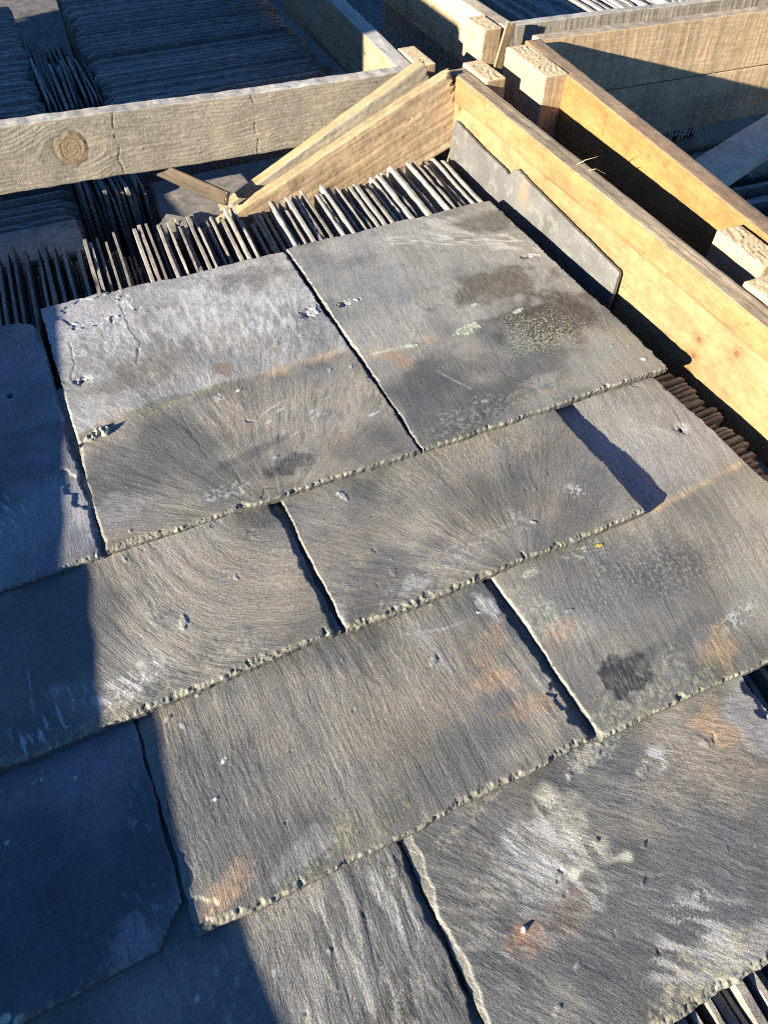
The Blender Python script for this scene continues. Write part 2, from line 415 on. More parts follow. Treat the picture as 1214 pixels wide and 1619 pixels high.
board('inner_stud', c2, (.62, 2.03, -.39), UP, EY, .50, .028, .04, 'tan', 16, fine=(), ds=.01)
board('lower_plank', c2, (-.47, 1.276, -.385), EY, UP, 1.25, .033, .353, 'cream', 17, fine=(), ds=.02)  # unseen, added to keep sun out of this crate's left side
deck(c2, -.46, .64, 1.28, 2.5)

# back-right crate -------------------------------------------------------
c3 = thing('wooden_crate', (1.5, 2.0, -.52), 'rough grey crate with thin front beam beyond the corner gap', 'crate')
board('front_beam', c3, (.90, 1.335, -.02), (1, 0, -.030), UP, 1.1, .022, .113, 'greysawn', 21, fine=('y0', 'z1', 'x0'), ds=.003,
      label='thin grey rough sawn front beam')
board('side_plank', c3, (.935, 1.36, -.02), EY, UP, 1.3, .033, .11, 'tan', 22, fine=('y1', 'z1', 'x0'), ds=.005)
board('corner_post', c3, (.858, 1.334, -.39), UP, EY, .482, .040, .075, 'post', 23, fine=('x1', 'z0', 'y0'), ds=.003)
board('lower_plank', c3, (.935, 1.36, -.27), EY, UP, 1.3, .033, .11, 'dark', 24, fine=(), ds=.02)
deck(c3, .94, 2.1, 1.37, 2.5)

# right crate ------------------------------------------------------------
c4 = thing('wooden_crate', (1.4, .5, -.52), 'orange sided crate with stacked tan end boards and thick end posts', 'crate')
pd = Vector((.80 - .863, .25 - 1.195, .093 - .120))
board('side_plank', c4, Vector((.826, -.30, -.075)), Vector((.063, 1.495, .040)), UP, 1.50, .033, .155, 'orange', 31, fine=('y1', 'z1', 'x1'), ds=.004, r=.003,
      label='orange side plank with splintered brown top')
board('corner_post', c4, (.808, 1.052, -.39), UP, (.03, 1, 0), .508, .046, .135, 'post', 32, fine=('x1', 'z0', 'y0'), ds=.0028, r=.003,
      label='thick split corner post with pale sunlit edge')
board('corner_post', c4, (.780, .500, -.39), UP, (.03, 1, 0), .489, .041, .092, 'post', 33, fine=('x1', 'z0', 'y0'), ds=.003, r=.003)
board('end_board', c4, (.895, 1.205, .004), (1, 0, -.032), UP, 1.0, .028, .108, 'tan', 34, fine=('y0', 'z1'), ds=.003,
      label='upper tan end board with saw marks')
board('end_board', c4, (.895, 1.207, -.110), (1, 0, -.032), UP, 1.0, .028, .1115, 'tan', 35, fine=('y0', 'z1'), ds=.003,
      label='lower greyer end board')
board('brace_board', c4, (1.03, .856, -.055), (.293, .100, 0), (-.100, .293, 0.0), .62, .022, .084, 'greyboard', 36, fine=('y0', 'y1'), ds=.005,
      label='grey diagonal brace board')
board('cross_board', c4, (.90, 1.12, -.165), (.80, -.56, 0), (.56, .80, 0), .55, .02, .09, 'dark', 37, fine=('y0',), ds=.008)
board('lower_plank', c4, (.84, -.30, -.30), EY, UP, 1.5, .033, .12, 'orange', 38, fine=(), ds=.02)
deck(c4, .86, 1.95, -.3, 1.2)

# loosened boards between the crates --------------------------------------
bx = Vector((.698 - .311, 0, .108 + .047)).normalized()
board('tilted_board', None, (.311 - bx.x * .25 + bx.z * .125, 1.157, -.045 - bx.z * .25 - bx.x * .125), bx, (-bx.z, 0, bx.x), .652, .021, .125, 'brown', 41,
      fine=('y0', 'z1', 'x1'), ds=.003, jag=.012, label='tan board slipped at a slant against the golden plank, splintered top end', cat='board')
bx = Vector((.66 - .275, 0, .113 + .066)).normalized()
board('tilted_board', None, (.275 - bx.x * .15 + bx.z * .11, 1.200, -.068 - bx.z * .15 - bx.x * .11), bx, (-bx.z, 0, bx.x), .57, .022, .11, 'greystraw', 42,
      fine=('y0', 'z1', 'x1'), ds=.003, jag=.006, label='greyer slanting board behind the tan splintered one', cat='board')
board('wood_offcut', None, (.172, 1.262, -.022), (.085, -.10, -.022), (.35, .28, .8), .135, .012, .023, 'bark', 43, fine=('y0', 'y1', 'z1', 'x0', 'z0'), ds=.002, r=.001, jag=.004,
      label='short rough offcut stick with pale end lying by the upright slates', cat='offcut')
board('wood_lath', None, (.868, 1.318, -.02), (.028, 0.004, .12), (1, 0, -.2), .128, .006, .020, 'lath', 44, fine=('y0', 'z1'), ds=.002, r=.001, jag=.01,
      label='thin broken lath leaning on the thin grey beam', cat='lath')

# rusty nail heads in the golden plank
def nail_mesh():
    V = []; n = 10
    for r, h in ((.0036, 0), (.0036, .0006), (.0022, .0011)):
        V += [(r * math.cos(2 * math.pi * k / n), -h if False else h, r * math.sin(2 * math.pi * k / n)) for k in range(n)]
    V.append((0, .0012, 0)); Q = []; T = []
    for j in (0, 1):
        for k in range(n): Q.append((j * n + k, j * n + (k + 1) % n, (j + 1) * n + (k + 1) % n, (j + 1) * n + k))
    T = [(2 * n + k, 2 * n + (k + 1) % n, 3 * n) for k in range(n)]
    return mesh_from('nail', V, Q, T, np.tile(np.array((.13, .062, .028)), (len(V), 1)), WOOD)
nm = nail_mesh()
for (ny, nz) in NAILS:
    o = link('nail', nm, plank1); o.location = (ny + .50,   .031 - .0004, nz + .058)

# ------------------------------------------------------------------ splinters on cut ends
def splinter_mesh(pts, r0):
    V = []; Q = []
    n = len(pts)
    for i, p in enumerate(pts):
        r = r0 * (1 - .85 * i / (n - 1))
        for k in range(4):
            a = k * math.pi / 2
            V.append((p[0] + r * math.cos(a), p[1] + r * math.sin(a), p[2]))
    for i in range(n - 1):
        for k in range(4):
            Q.append((4 * i + k, 4 * i + (k + 1) % 4, 4 * i + 4 + (k + 1) % 4, 4 * i + 4 + k))
    return V, Q

def splinters(name, parent, items, col):
    V = []; Q = []
    for pts, r0 in items:
        v, q = splinter_mesh([Vector(p) - Vector(parent.location) for p in pts], r0)
        b = len(V); V += v; Q += [tuple(b + i for i in f) for f in q]
    me = mesh_from(name, V, Q, col=np.tile(np.array(col), (len(V), 1)), mat=WOOD)
    return link(name, me, parent)

# ------------------------------------------------------------------ laid slates
DB = (.105, .108, .108); BG = (.205, .180, .148); LG = (.31, .30, .285); WH = (.41, .40, .37)
OR = (.32, .21, .13); BK = (.030, .030, .034); LI = (.43, .45, .34); MO = (.20, .18, .075); PU = (.255, .243, .238)

def seg_dist(X, Y, pts):
    best = np.full(X.shape, 9.0); 
    for (x0, y0), (x1, y1) in zip(pts[:-1], pts[1:]):
        dx, dy = x1 - x0, y1 - y0
        t = np.clip(((X - x0) * dx + (Y - y0) * dy) / (dx * dx + dy * dy), 0, 1)
        best = np.minimum(best, np.hypot(X - x0 - t * dx, Y - y0 - t * dy))
    return best

def blob_d(X, Y, c, rx, ry, ang, nf, seed, na=.55):
    ca, sa = math.cos(math.radians(ang)), math.sin(math.radians(ang))
    dx, dy = X - c[0], Y - c[1]
    return np.hypot((dx * ca + dy * sa) / rx, (-dx * sa + dy * ca) / ry) + na * fbm(X * nf, Y * nf, 3, seed)

def laid_slate(label, corners, t, vis, seed, base, flow, feats=(), ds=.0011, streak=.00045, streak_f=190, tail_chip=1.0, side_chip=.6, mott=1.0, rsp=.0, lsp=.0, corner=None, group='slates laid in overlapping rows'):
    tl, tr, hr, hl = (np.array(c, float) for c in corners)
    w = np.linalg.norm(tr - tl); l = np.linalg.norm(hl - tl)
    us = np.linspace(0, 1, int(w / ds) + 1)
    vd = np.arange(0, min(vis, l), ds) / l
    vs = np.concatenate([vd, np.linspace(vd[-1], 1, max(2, int((1 - vd[-1]) * l / .008) + 1))[1:]]) if vis < l - .01 else np.linspace(0, 1, int(l / ds) + 1)
    U, Vv = np.meshgrid(us, vs, indexing='ij')
    P = (tl * ((1 - U) * (1 - Vv))[..., None] + tr * (U * (1 - Vv))[..., None] + hr * (U * Vv)[..., None] + hl * ((1 - U) * Vv)[..., None])
    s1, s2 = U * w, Vv * l
    eu = (tr - tl) / w; ev = (hl - tl) / l
    # ragged outline
    def edge(s, k, big=1.0):
        z = np.zeros_like(s)
        return .0016 * perlin(s * 14, z, seed + k) * big + .0011 * perlin(s * 60, z, seed + k + 1) + .0006 * perlin(s * 190, z, seed + k + 2)
    rad = .03
    P += eu * ((edge(s2, 1) + .0003) * np.clip(1 - s1 / rad, 0, 1) - (edge(s2, 4) + .0003) * np.clip(1 - (w - s1) / rad, 0, 1))[..., None]
    P += ev * ((edge(s1, 7, 1.2) + .001) * np.clip(1 - s2 / rad, 0, 1) - (edge(s1, 10, 2.0) + .001) * np.clip(1 - (l - s2) / rad, 0, 1))[..., None]
    for cn, rr in (corner or {}).items():
        a_ = np.clip(1 - (s1 if cn[1] == 'l' else w - s1) / rr, 0, 1); b_ = np.clip(1 - (s2 if cn[0] == 't' else l - s2) / rr, 0, 1)
        q_ = (np.clip(a_ + b_ - 1 + .12 * perlin(a_ * 5 - b_ * 5, a_ * 0, seed + 15), 0, 1) * rr * .5)[..., None]; P += q_ * (eu if cn[1] == 'l' else -eu) + q_ * (ev if cn[0] == 't' else -ev)
    X, Y = P[..., 0], P[..., 1]
    # direction of the riven grain
    phi = np.zeros_like(X); psi = np.zeros_like(X); wsum = np.zeros_like(X)
    k = flow[0]
    wx = X + .0035 * fbm(X * 12, Y * 12, 2, seed + 20); wy = Y + .0035 * fbm(X * 14, Y * 14, 2, seed + 21)
    if k == 'lin':
        a = math.radians(flow[1]) + 0.0
        phi = -wx * math.sin(a) + wy * math.cos(a); psi = wx * math.cos(a) + wy * math.sin(a)
    elif k == 'fan':
        cx, cy = flow[1]; d = np.hypot(wx - cx, wy - cy); th = np.arctan2(wx - cx, wy - cy)
        phi = th * flow[2]; psi = d
    elif k == 'swirl':
        cx, cy = flow[1]; ex, ey = flow[2]
        phi = np.hypot((wx - cx) / ex, (wy - cy) / ey) * flow[3]; psi = np.arctan2(wy - cy, wx - cx) * .15
    amp_m = .08 + 1.15 * np.clip(.38 + 1.1 * fbm(X * 11, Y * 11, 3, seed + 22), 0, 1)
    n1 = perlin(phi * streak_f * 1.7, psi * 62, seed + 30); n2 = perlin(phi * streak_f * 3.2, psi * 150, seed + 31); n3 = perlin(phi * streak_f * .75, psi * 18, seed + 32)
    grain2 = perlin(X * 330, Y * 330, seed + 35); st = .55 * n1 + .40 * n2 + .55 * n3 + .25 * grain2
    led = np.clip(1 - np.abs(perlin(phi * streak_f * .55, psi * 9, seed + 36)) * 3.2, 0, 1) ** 2 * np.clip(perlin(X * 26, Y * 26, seed + 37) + .15, 0, 1)
    stp = np.tanh(perlin(phi * streak_f * .30, psi * 6, seed + 38) * 9) * .5       # shallow split ledges
    saw = st + .35 * np.abs(n1)
    fine = perlin(X * 800, Y * 800, seed + 33)
    low = fbm(X * 7, Y * 7, 3, seed + 34)
    h = streak * (saw * amp_m * .36 + .42 * stp - .42 * led) + .00006 * fine + .0012 * low
    # colour
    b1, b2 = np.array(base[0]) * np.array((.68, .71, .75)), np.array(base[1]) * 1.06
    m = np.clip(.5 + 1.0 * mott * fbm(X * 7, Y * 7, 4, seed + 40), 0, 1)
    col = b1 + (b2 - b1) * m[..., None]
    tint = fbm(X * 15, Y * 15, 2, seed + 43)
    col = col * (1 + tint[..., None] * np.array((.07, .02, -.05)))
    col = col * (1 + .12 * (.4 + .6 * amp_m) * (n1 * .6 + n2 * .5 + .3 * n3) - .28 * led + .09 * grain2 + .10 * fine)[..., None]
    dkp = sstep(.15, .75, fbm(X * 5.5, Y * 5.5, 3, seed + 47)); col = col * (1 - .36 * dkp)[..., None]
    sp = sstep(.62, .85, perlin(X * 330, Y * 330, seed + 44)) * sstep(-.1, .5, fbm(X * 12, Y * 12, 2, seed + 45))
    col = col * (1 - .45 * sp[..., None]) + np.array(LG) * .45 * sp[..., None]
    sp2 = sstep(.66, .8, perlin(phi * 420, psi * 170, seed + 48)) * np.clip(.35 + fbm(X * 13, Y * 13, 2, seed + 49), 0, 1); col = col + sp2[..., None] * np.array((.10, .092, .075))
    # small loose flakes and pits
    rng = np.random.RandomState(seed + 1)
    for i in range(15):
        fx = rng.rand(); fy = rng.rand() * min(1, vis / l)
        c = tl + (tr - tl) * fx + (hl - tl) * fy
        rr = .0010 + .0030 * rng.rand() ** 3; a = rng.rand() * 3.14; el = 1 + 2 * rng.rand(); hgt = rng.choice([-1, 1]) * (.0003 + .0004 * rng.rand())
        i0, i1 = np.searchsorted(us, [fx - .03, fx + .03]); j0, j1 = np.searchsorted(vs, [fy - .03, fy + .03])
        sx, sy = X[i0:i1, j0:j1] - c[0], Y[i0:i1, j0:j1] - c[1]
        if sx.size == 0: continue
        q = np.hypot((sx * math.cos(a) + sy * math.sin(a)) / (rr * el), (-sx * math.sin(a) + sy * math.cos(a)) / rr) + .5 * perlin(sx * 300, sy * 300, i)
        mk = sstep(1.1, .85, q)
        h[i0:i1, j0:j1] += hgt * mk
        tone = np.array(WH if rng.rand() < .45 else LG) * (.8 if hgt > 0 else .45)
        col[i0:i1, j0:j1] = col[i0:i1, j0:j1] * (1 - .55 * mk[..., None]) + tone * .55 * mk[..., None]
    # features laid down one after another
    for fi, f in enumerate(feats):
        kf = f[0]; sdd = seed * 7 + fi * 17
        if kf == 'blob':
            _, c, rx, ry, ang, cc, al, nf, soft = f
            mk = sstep(1 + soft * .5, 1 - soft * .5, blob_d(X, Y, c, rx, ry, ang, nf, sdd)) * al
            if max(cc) < .16: cc = tuple(v * .74 for v in cc)
            mk = mk * np.clip((.62 if cc is OR else .85) + .45 * n1 + .3 * n2 + .2 * fine, 0, 1)
            col = col * (1 - mk[..., None]) + np.array(cc) * (1 + .25 * n2 + .2 * fine)[..., None] * mk[..., None]
        elif kf == 'flecks':
            _, c, rx, ry, ang, cc, al, nf, thr = f
            mk = sstep(1.25, .6, blob_d(X, Y, c, rx, ry, ang, 20, sdd)) * sstep(thr, thr + .14, fbm(X * nf, Y * nf, 3, sdd + 3, .7)) * al * .72
            col = col * (1 - mk[..., None]) + np.array(cc) * mk[..., None]; h = h + .0002 * mk
        elif kf == 'strokes':
            _, c, rx, ry, ang, cc, al, nf, thr, sa = f
            ca, sn = math.cos(math.radians(sa)), math.sin(math.radians(sa))
            A_, B_ = X * ca + Y * sn, -X * sn + Y * ca
            mk = sstep(1.25, .6, blob_d(X, Y, c, rx, ry, ang, 20, sdd)) * sstep(thr, thr + .15, perlin(A_ * nf * .22, B_ * nf, sdd + 3) + .3 * fine) * al
            col = col * (1 - mk[..., None]) + np.array(cc) * mk[..., None]
        elif kf == 'line':
            _, pts, wd, cc, al = f
            d = seg_dist(X, Y, pts) + wd * .8 * fbm(X * 60, Y * 60, 2, sdd)
            mk = np.exp(-(np.maximum(d, 0) / wd) ** 2) * al * np.clip(.6 + .8 * perlin(X * 40, Y * 40, sdd + 1), 0, 1)
            col = col * (1 - mk[..., None]) + np.array(cc) * (1 + .25 * fine)[..., None] * mk[..., None]
        elif kf == 'above':                  # paler head that another slate used to cover
            _, pts, cc, al = f
            xs_, ys_ = zip(*sorted(pts)); yl = np.interp(X, xs_, ys_) + .004 * fbm(X * 30, X * 0, 2, sdd)
            mk = sstep(-.004, .006, Y - yl) * al * np.clip(.75 + .5 * fbm(X * 11, Y * 11, 3, sdd + 2), 0, 1)
            col = col * (1 - mk[..., None]) + np.array(cc) * (1 + .22 * n1 + .15 * n2 + .1 * fine)[..., None] * mk[..., None]
        elif kf == 'spall':                  # a layer of slate split away
            _, c, rx, ry, ang, dep, nf = f[:7]
            q = blob_d(X, Y, c, rx, ry, ang, nf, sdd, .7 if rx < .018 else .45); mk = sstep(1.03, .97, q)
            h = h - dep * mk
            col = col * (1 - .25 * mk[..., None]) + np.array(f[7] if len(f) > 7 else BG) * .25 * mk[..., None]
        elif kf == 'crack':
            _, pts, wd, dep = f
            d = seg_dist(X + .002 * perlin(X * 120, Y * 120, sdd), Y + .002 * perlin(X * 120, Y * 120, sdd + 1), pts)
            mk = np.exp(-(d / wd) ** 2); h = h - .28 * dep * mk; col = col * (1 - .3 * mk[..., None])
        elif kf == 'lump':
            _, c, rx, ry, ang, hh, cc = f
            q = blob_d(X, Y, c, rx, ry, ang, 90, sdd, .45); mk = sstep(1.05, .75, q)
            h = h + mk * hh * (.55 + .6 * np.clip(fbm(X * 220, Y * 220, 2, sdd + 1) + .4, 0, 1.4))
            col = col * (1 - mk[..., None]) + np.array(cc) * (1 + .35 * fine + .3 * perlin(X * 250, Y * 250, sdd + 2))[..., None] * mk[..., None]
        elif kf == 'hole':
            _, c, r = f[:3]
            d = np.hypot(X - c[0], Y - c[1]) * (1 + .25 * perlin(X * 160, Y * 160, sdd))
            rag = sstep(r * 4.2, r * 1.2, d + .4 * r * fbm(X * 130, Y * 130, 2, sdd + 4))
            h = h - rag * (.0012 + .0012 * fbm(X * 180, Y * 180, 2, sdd + 5)) - .0068 * sstep(r * 1.1, r * .75, d)
            col = col * (1 - .4 * rag[..., None]) + np.array(LG) * (.9 + .3 * fine)[..., None] * .4 * rag[..., None]
            inn = sstep(r * 1.1, r * .75, d)[..., None]; col = col * (1 - .85 * inn)
    # dressed edges: scalloped bevels knapped from the back
    dL, dR, dT, dH = s1, w - s1, s2, l - s2
    rough = fbm(X * 210, Y * 210, 3, seed + 60); drop = np.zeros_like(h); bev = np.zeros_like(h); tail_m = np.zeros_like(h)
    jit = .0011 * perlin(X * 230, Y * 230, seed + 58) + .0007 * perlin(X * 480, Y * 480, seed + 59)
    facet = np.abs(perlin(X * 85 + Y * 30, Y * 100, seed + 57)) * 1.6 + .8 * np.abs(perlin(X * 230, Y * 230, seed + 56))
    def chips(s, k, width, n, L_):
        zz = np.zeros_like(s)
        b = width * np.clip(.42 + .95 * perlin(s * 13, zz, seed + k) + .40 * perlin(s * 44, zz, seed + k + 1) + .25 * perlin(s * 170, zz, seed + k + 2), .10, 2)
        b = b * (.30 + 1.0 * sstep(-.25, .45, perlin(s * 8, zz, seed + k + 5)))
        r_ = np.random.RandomState(seed * 3 + k)
        for _ in range(n):
            s0 = r_.rand() * L_; ra = .002 + .010 * r_.rand() ** 2; de = width * (.6 + 1.3 * r_.rand() ** 1.6)
            a_ = np.clip(1 - np.abs((s - s0) / ra) ** r_.choice([1.1, 1.6]), 0, 1)
            b = np.maximum(b, de * a_ ** .8)
        return b
    for d, s, k, wd, n, L_, istail in ((dT, s1, 70, .0050 * tail_chip, int(5 * tail_chip), w, 1), (dL, s2, 80, .0034 * side_chip, int(9 * side_chip), l, 0), (dR, s2, 90, .0030 * side_chip, int(10 * side_chip), l, 0), (dH, s1, 95, .003, 14, w, 0)):
        near = d < .03
        b = chips(s[near], k, wd, n, L_)
        dd = d[near] + jit[near] * (1.0 if istail else .5)
        f_ = np.clip(1 - dd / b, 0, 1)
        step = .05 if istail else .01
        dr = np.where(f_ > 0, t * (step + (.30 if istail else .20) * f_), 0)
        drop[near] = np.maximum(drop[near], dr)
        bev[near] = np.maximum(bev[near], (f_ > 0) * (1.0 if istail else .35))
        if istail: tail_m[near] = np.maximum(tail_m[near], sstep(.012, .001, d[near]))
    if lsp > 0:
        zz = np.zeros_like(s2)
        b = lsp * np.clip(.6 + .55 * perlin(s2 * 17, zz, seed + 88) + .2 * perlin(s2 * 60, zz, seed + 89), 0, 2)
        mk = sstep(-.0005, .0005, b - dL - .3 * jit); drop = np.maximum(drop, t * (.10 + .10 * np.clip(1 - dL / np.maximum(b, 1e-4), 0, 1)) * mk)
        col = col * (1 - .5 * mk[..., None]) + np.array((.205, .185, .15)) * (1 + .25 * rough + .2 * fine)[..., None] * .5 * mk[..., None]
    if rsp > 0:
        zz = np.zeros_like(s2)
        b = rsp * np.clip(.55 + .6 * perlin(s2 * 22, zz, seed + 98) + .3 * perlin(s2 * 75, zz, seed + 99), 0, 2)
        mk = sstep(-.0004, .0004, b - dR - .4 * jit); drop = np.maximum(drop, t * .50 * mk); bev = np.maximum(bev, .45 * mk)
    h = h - drop + bev * (.0004 * rough - .0003 * (facet - .5) + .0007 * perlin(X * 420, Y * 420, seed + 66) + .0004 * fine)
    bc = np.array((.145, .128, .092)) * (1 + .45 * rough + .45 * perlin(X * 420, Y * 420, seed + 67) + .25 * fine)[..., None]
    bm = (bev * np.clip(.55 + .5 * perlin(X * 60, Y * 60, seed + 61), .15, .95))[..., None]
    col = col * (1 - bm) + bc * bm
    lich = (sstep(.1, .55, fbm(X * 110, Y * 110, 2, seed + 63)) * tail_m * .6)[..., None]
    col = col * (1 - lich) + np.array((.235, .222, .15)) * lich
    dirt = (sstep(.0, .5, fbm(X * 75, Y * 75, 2, seed + 64)) * sstep(.02, .003, dT) * .35)[..., None]
    col = col * (1 - dirt) + np.array((.11, .095, .05)) * dirt
    # normals of the slab, top, sides, underside
    nrm = np.cross(eu, ev); nrm /= np.linalg.norm(nrm)
    top = P + nrm * np.maximum(h, -t * .86)[..., None]
    n0, n1_ = U.shape
    idx = np.arange(n0 * n1_).reshape(n0, n1_)
    quads = np.stack([idx[:-1, :-1], idx[1:, :-1], idx[1:, 1:], idx[:-1, 1:]], -1).reshape(-1, 4)
    loop = np.concatenate([idx[:-1, 0], idx[-1, :-1], idx[:0:-1, -1], idx[0, :0:-1]])
    ring = top.reshape(-1, 3)[loop]
    pl = P.reshape(-1, 3)[loop]
    bot = pl - nrm * t
    nb = len(loop); b0 = n0 * n1_
    cen = (bot.mean(0)).reshape(1, 3)
    nx = np.roll(np.arange(nb), -1)
    # side ring repeated so that the edge stays crisp
    V = np.concatenate([top.reshape(-1, 3), ring, bot, bot, cen])
    r1, r2, r3, ce = b0, b0 + nb, b0 + 2 * nb, b0 + 3 * nb
    ar = np.arange(nb)
    sides = np.stack([r1 + ar, r2 + ar, r2 + nx, r1 + nx], -1)
    tris = np.stack([r3 + ar, np.full(nb, ce), r3 + nx], -1)
    cflat = col.reshape(-1, 3)
    ecol = np.tile(np.array((.092, .088, .078)), (nb, 1)) * (1 + .3 * perlin(np.arange(nb) * .3, np.zeros(nb), seed))[:, None]
    C = np.concatenate([cflat, ecol, ecol * .8, ecol * .7, ecol[:1] * .7])
    fl = np.stack([phi, psi, np.full_like(phi, min(1.0, streak / .0006 * .75))], -1).reshape(-1, 3)
    fr = fl[loop]; FL = np.concatenate([fl, fr, fr, fr, fr[:1]])
    me = mesh_from('roof_slate', V, np.concatenate([quads, sides]), tris, C, SLATE, flow=FL)
    return link('roof_slate', me, None, label, 'slate', group)

T_ = .009; BED = -.018
def z1(y): return BED + T_ + (.944 - y) / .47 * 2 * T_          # row 1
def z2(y): return BED + T_ + (.765 - y) / .47 * 2 * T_
def z3(y): return BED + T_ + (.575 - y) / .47 * T_
def quad(x0, x1, y0, y1, zf, xh0=None, xh1=None, dy=0.0):
    xh0 = x0 if xh0 is None else xh0; xh1 = x1 if xh1 is None else xh1
    return ((x0, y0 + dy, zf(y0)), (x1, y0, zf(y0)), (xh1, y1, zf(y1)), (xh0, y1 + dy, zf(y1)))

# row 1 (top)
laid_slate('half shaded slate at the left end of the top row, ragged right edge', quad(-.43, -.074, .476, .925, z1, -.436, -.079), T_, .47, 101, ((.15, .15, .16), (.22, .21, .21)), ('lin', -94), [
    ('above', [(-.5, .70), (0, .70)], PU, .45), ('hole', (-0.1310, 0.7690), .004), ('spall', (-0.0830, 0.5810), .012, .034, 12, .0016, 40, BG),
    ('strokes', (-0.1550, 0.5700), .02, .03, 0, WH, .8, 260, .25, -75), ('blob', (-0.0790, 0.5350), .018, .014, 0, PU, .6, 60, .6), ('blob', (-0.0720, 0.5090), .010, .012, 0, WH, .6, 80, .6),
    ('line', [(-0.0890, 0.6590), (-0.1410, 0.6610)], .006, (.12, .11, .07), .6), ('spall', (-0.1440, 0.8920), .03, .04, 0, .0012, 30), ('crack', [(-0.1450, 0.7820), (-0.1150, 0.8080), (-0.0930, 0.8250)], .001, .0012)], tail_chip=.9, side_chip=.8, rsp=.006, corner={'hr': .026})
laid_slate('pale streaked slate in the top row with nail hole and fan grain', ((-.071, .478, z1(.478)), (.286, .471, z1(.471)), (.289, .937, z1(.937)), (-.070, .944, z1(.944))), T_, .47, 102,
    ((.150, .138, .118), (.235, .205, .165)), ('fan', (0.1090, 0.4390), .16), [
    ('above', [(-0.0710, 0.6600), (0.0320, 0.6840), (0.1510, 0.6760), (0.3260, 0.6740)], (.30, .29, .275), .97),
    ('blob', (-0.0260, 0.8680), .06, .07, 10, (.36, .345, .355), .75, 26, 1.0), ('blob', (0.1500, 0.8670), .05, .045, 0, (.38, .37, .36), .6, 26, 1.2), ('strokes', (0.1130, 0.8350), .12, .08, 0, (.45, .43, .41), .6, 120, .1, -92),
    ('blob', (0.2130, 0.8900), .055, .022, 0, (.135, .125, .105), .75, 40, 1.0), ('strokes', (0.2080, 0.7910), .05, .05, 0, (.44, .43, .42), .65, 150, .05, -100),
    ('strokes', (0.0220, 0.8150), .09, .05, 0, (.17, .155, .13), .6, 110, .1, -92), ('strokes', (0.2180, 0.6950), .07, .04, 0, (.17, .15, .125), .6, 140, .1, -95),
    ('blob', (0.0090, 0.7370), .045, .03, 10, (.15, .12, .085), .75, 45, 1.1), ('blob', (0.1230, 0.7080), .013, .015, 0, (.17, .11, .07), .75, 70, .7), ('blob', (0.0540, 0.7710), .05, .02, 15, (.18, .155, .13), .5, 50, 1.0),
    ('line', [(0.1500, 0.6750), (0.2370, 0.6760), (0.3260, 0.6740)], .008, (.40, .29, .19), .75), ('line', [(-0.0020, 0.6710), (0.0680, 0.6720), (0.1420, 0.6750)], .004, (.20, .18, .10), .6), ('flecks', (0.0600, 0.6710), .05, .006, 14, (.26, .25, .13), .9, 210, .0), ('blob', (-0.0240, 0.6730), .022, .010, 20, OR, .5, 60, 1.0),
    ('spall', (-0.0020, 0.9040), .05, .035, 0, .0011, 38, (.36, .345, .355)), ('crack', [(0.0330, 0.9050), (0.0320, 0.8410), (0.0390, 0.8070), (0.0240, 0.7640)], .0011, .0016), ('crack', [(-0.0460, 0.8470), (-0.0470, 0.7970), (-0.0580, 0.7680)], .001, .0015),
    ('flecks', (-0.0180, 0.8640), .06, .07, 0, (.20, .19, .18), .6, 140, .25), ('hole', (-0.0450, 0.7600), .0036), ('hole', (0.2600, 0.7710), .0030), ('spall', (0.2660, 0.7720), .010, .012, 0, .0011, 110, LG), ('spall', (0.2820, 0.7760), .004, .008, 0, .0010, 110, LG), ('blob', (0.2850, 0.7960), .02, .03, 0, (.42, .41, .40), .5, 60, 1.0),
    ('blob', (0.1420, 0.5130), .027, .014, 8, BK, .85, 60, .9), ('blob', (0.1080, 0.5500), .05, .006, 10, BK, .5, 60, 1.0), ('crack', [(0.0780, 0.5480), (0.0830, 0.5090), (0.0870, 0.4870)], .0009, .0011), ('crack', [(0.0510, 0.6530), (0.0530, 0.6040), (0.0600, 0.5620)], .0009, .0009), ('crack', [(0.0960, 0.4820), (0.1040, 0.4940), (0.1110, 0.4890)], .0014, .002),
    ('strokes', (0.1770, 0.5880), .05, .03, 0, WH, .9, 170, .42, 20), ('lump', (0.1270, 0.6590), .005, .0022, 10, .0008, WH), ('flecks', (0.0990, 0.6550), .008, .008, 0, WH, .9, 200, .0), ('lump', (0.2600, 0.5500), .008, .0018, 5, .0006, WH),
    ('strokes', (0.1910, 0.5630), .14, .05, 0, (.12, .115, .105), .5, 170, .15, -115), ('blob', (-0.0460, 0.5340), .03, .02, 0, (.24, .225, .235), .5, 50, 1.0), ('flecks', (0.0570, 0.5060), .04, .012, 0, WH, .7, 160, .2),
    ('lump', (-0.0480, 0.6560), .014, .0055, 24, .0035, (.27, .25, .18)), ('lump', (-0.0370, 0.6550), .006, .005, 24, .0055, (.33, .30, .20)), ('lump', (-0.0710, 0.6440), .004, .003, 0, .004, (.22, .16, .13))], streak=.0006, streak_f=150, side_chip=1.0, rsp=.0022)
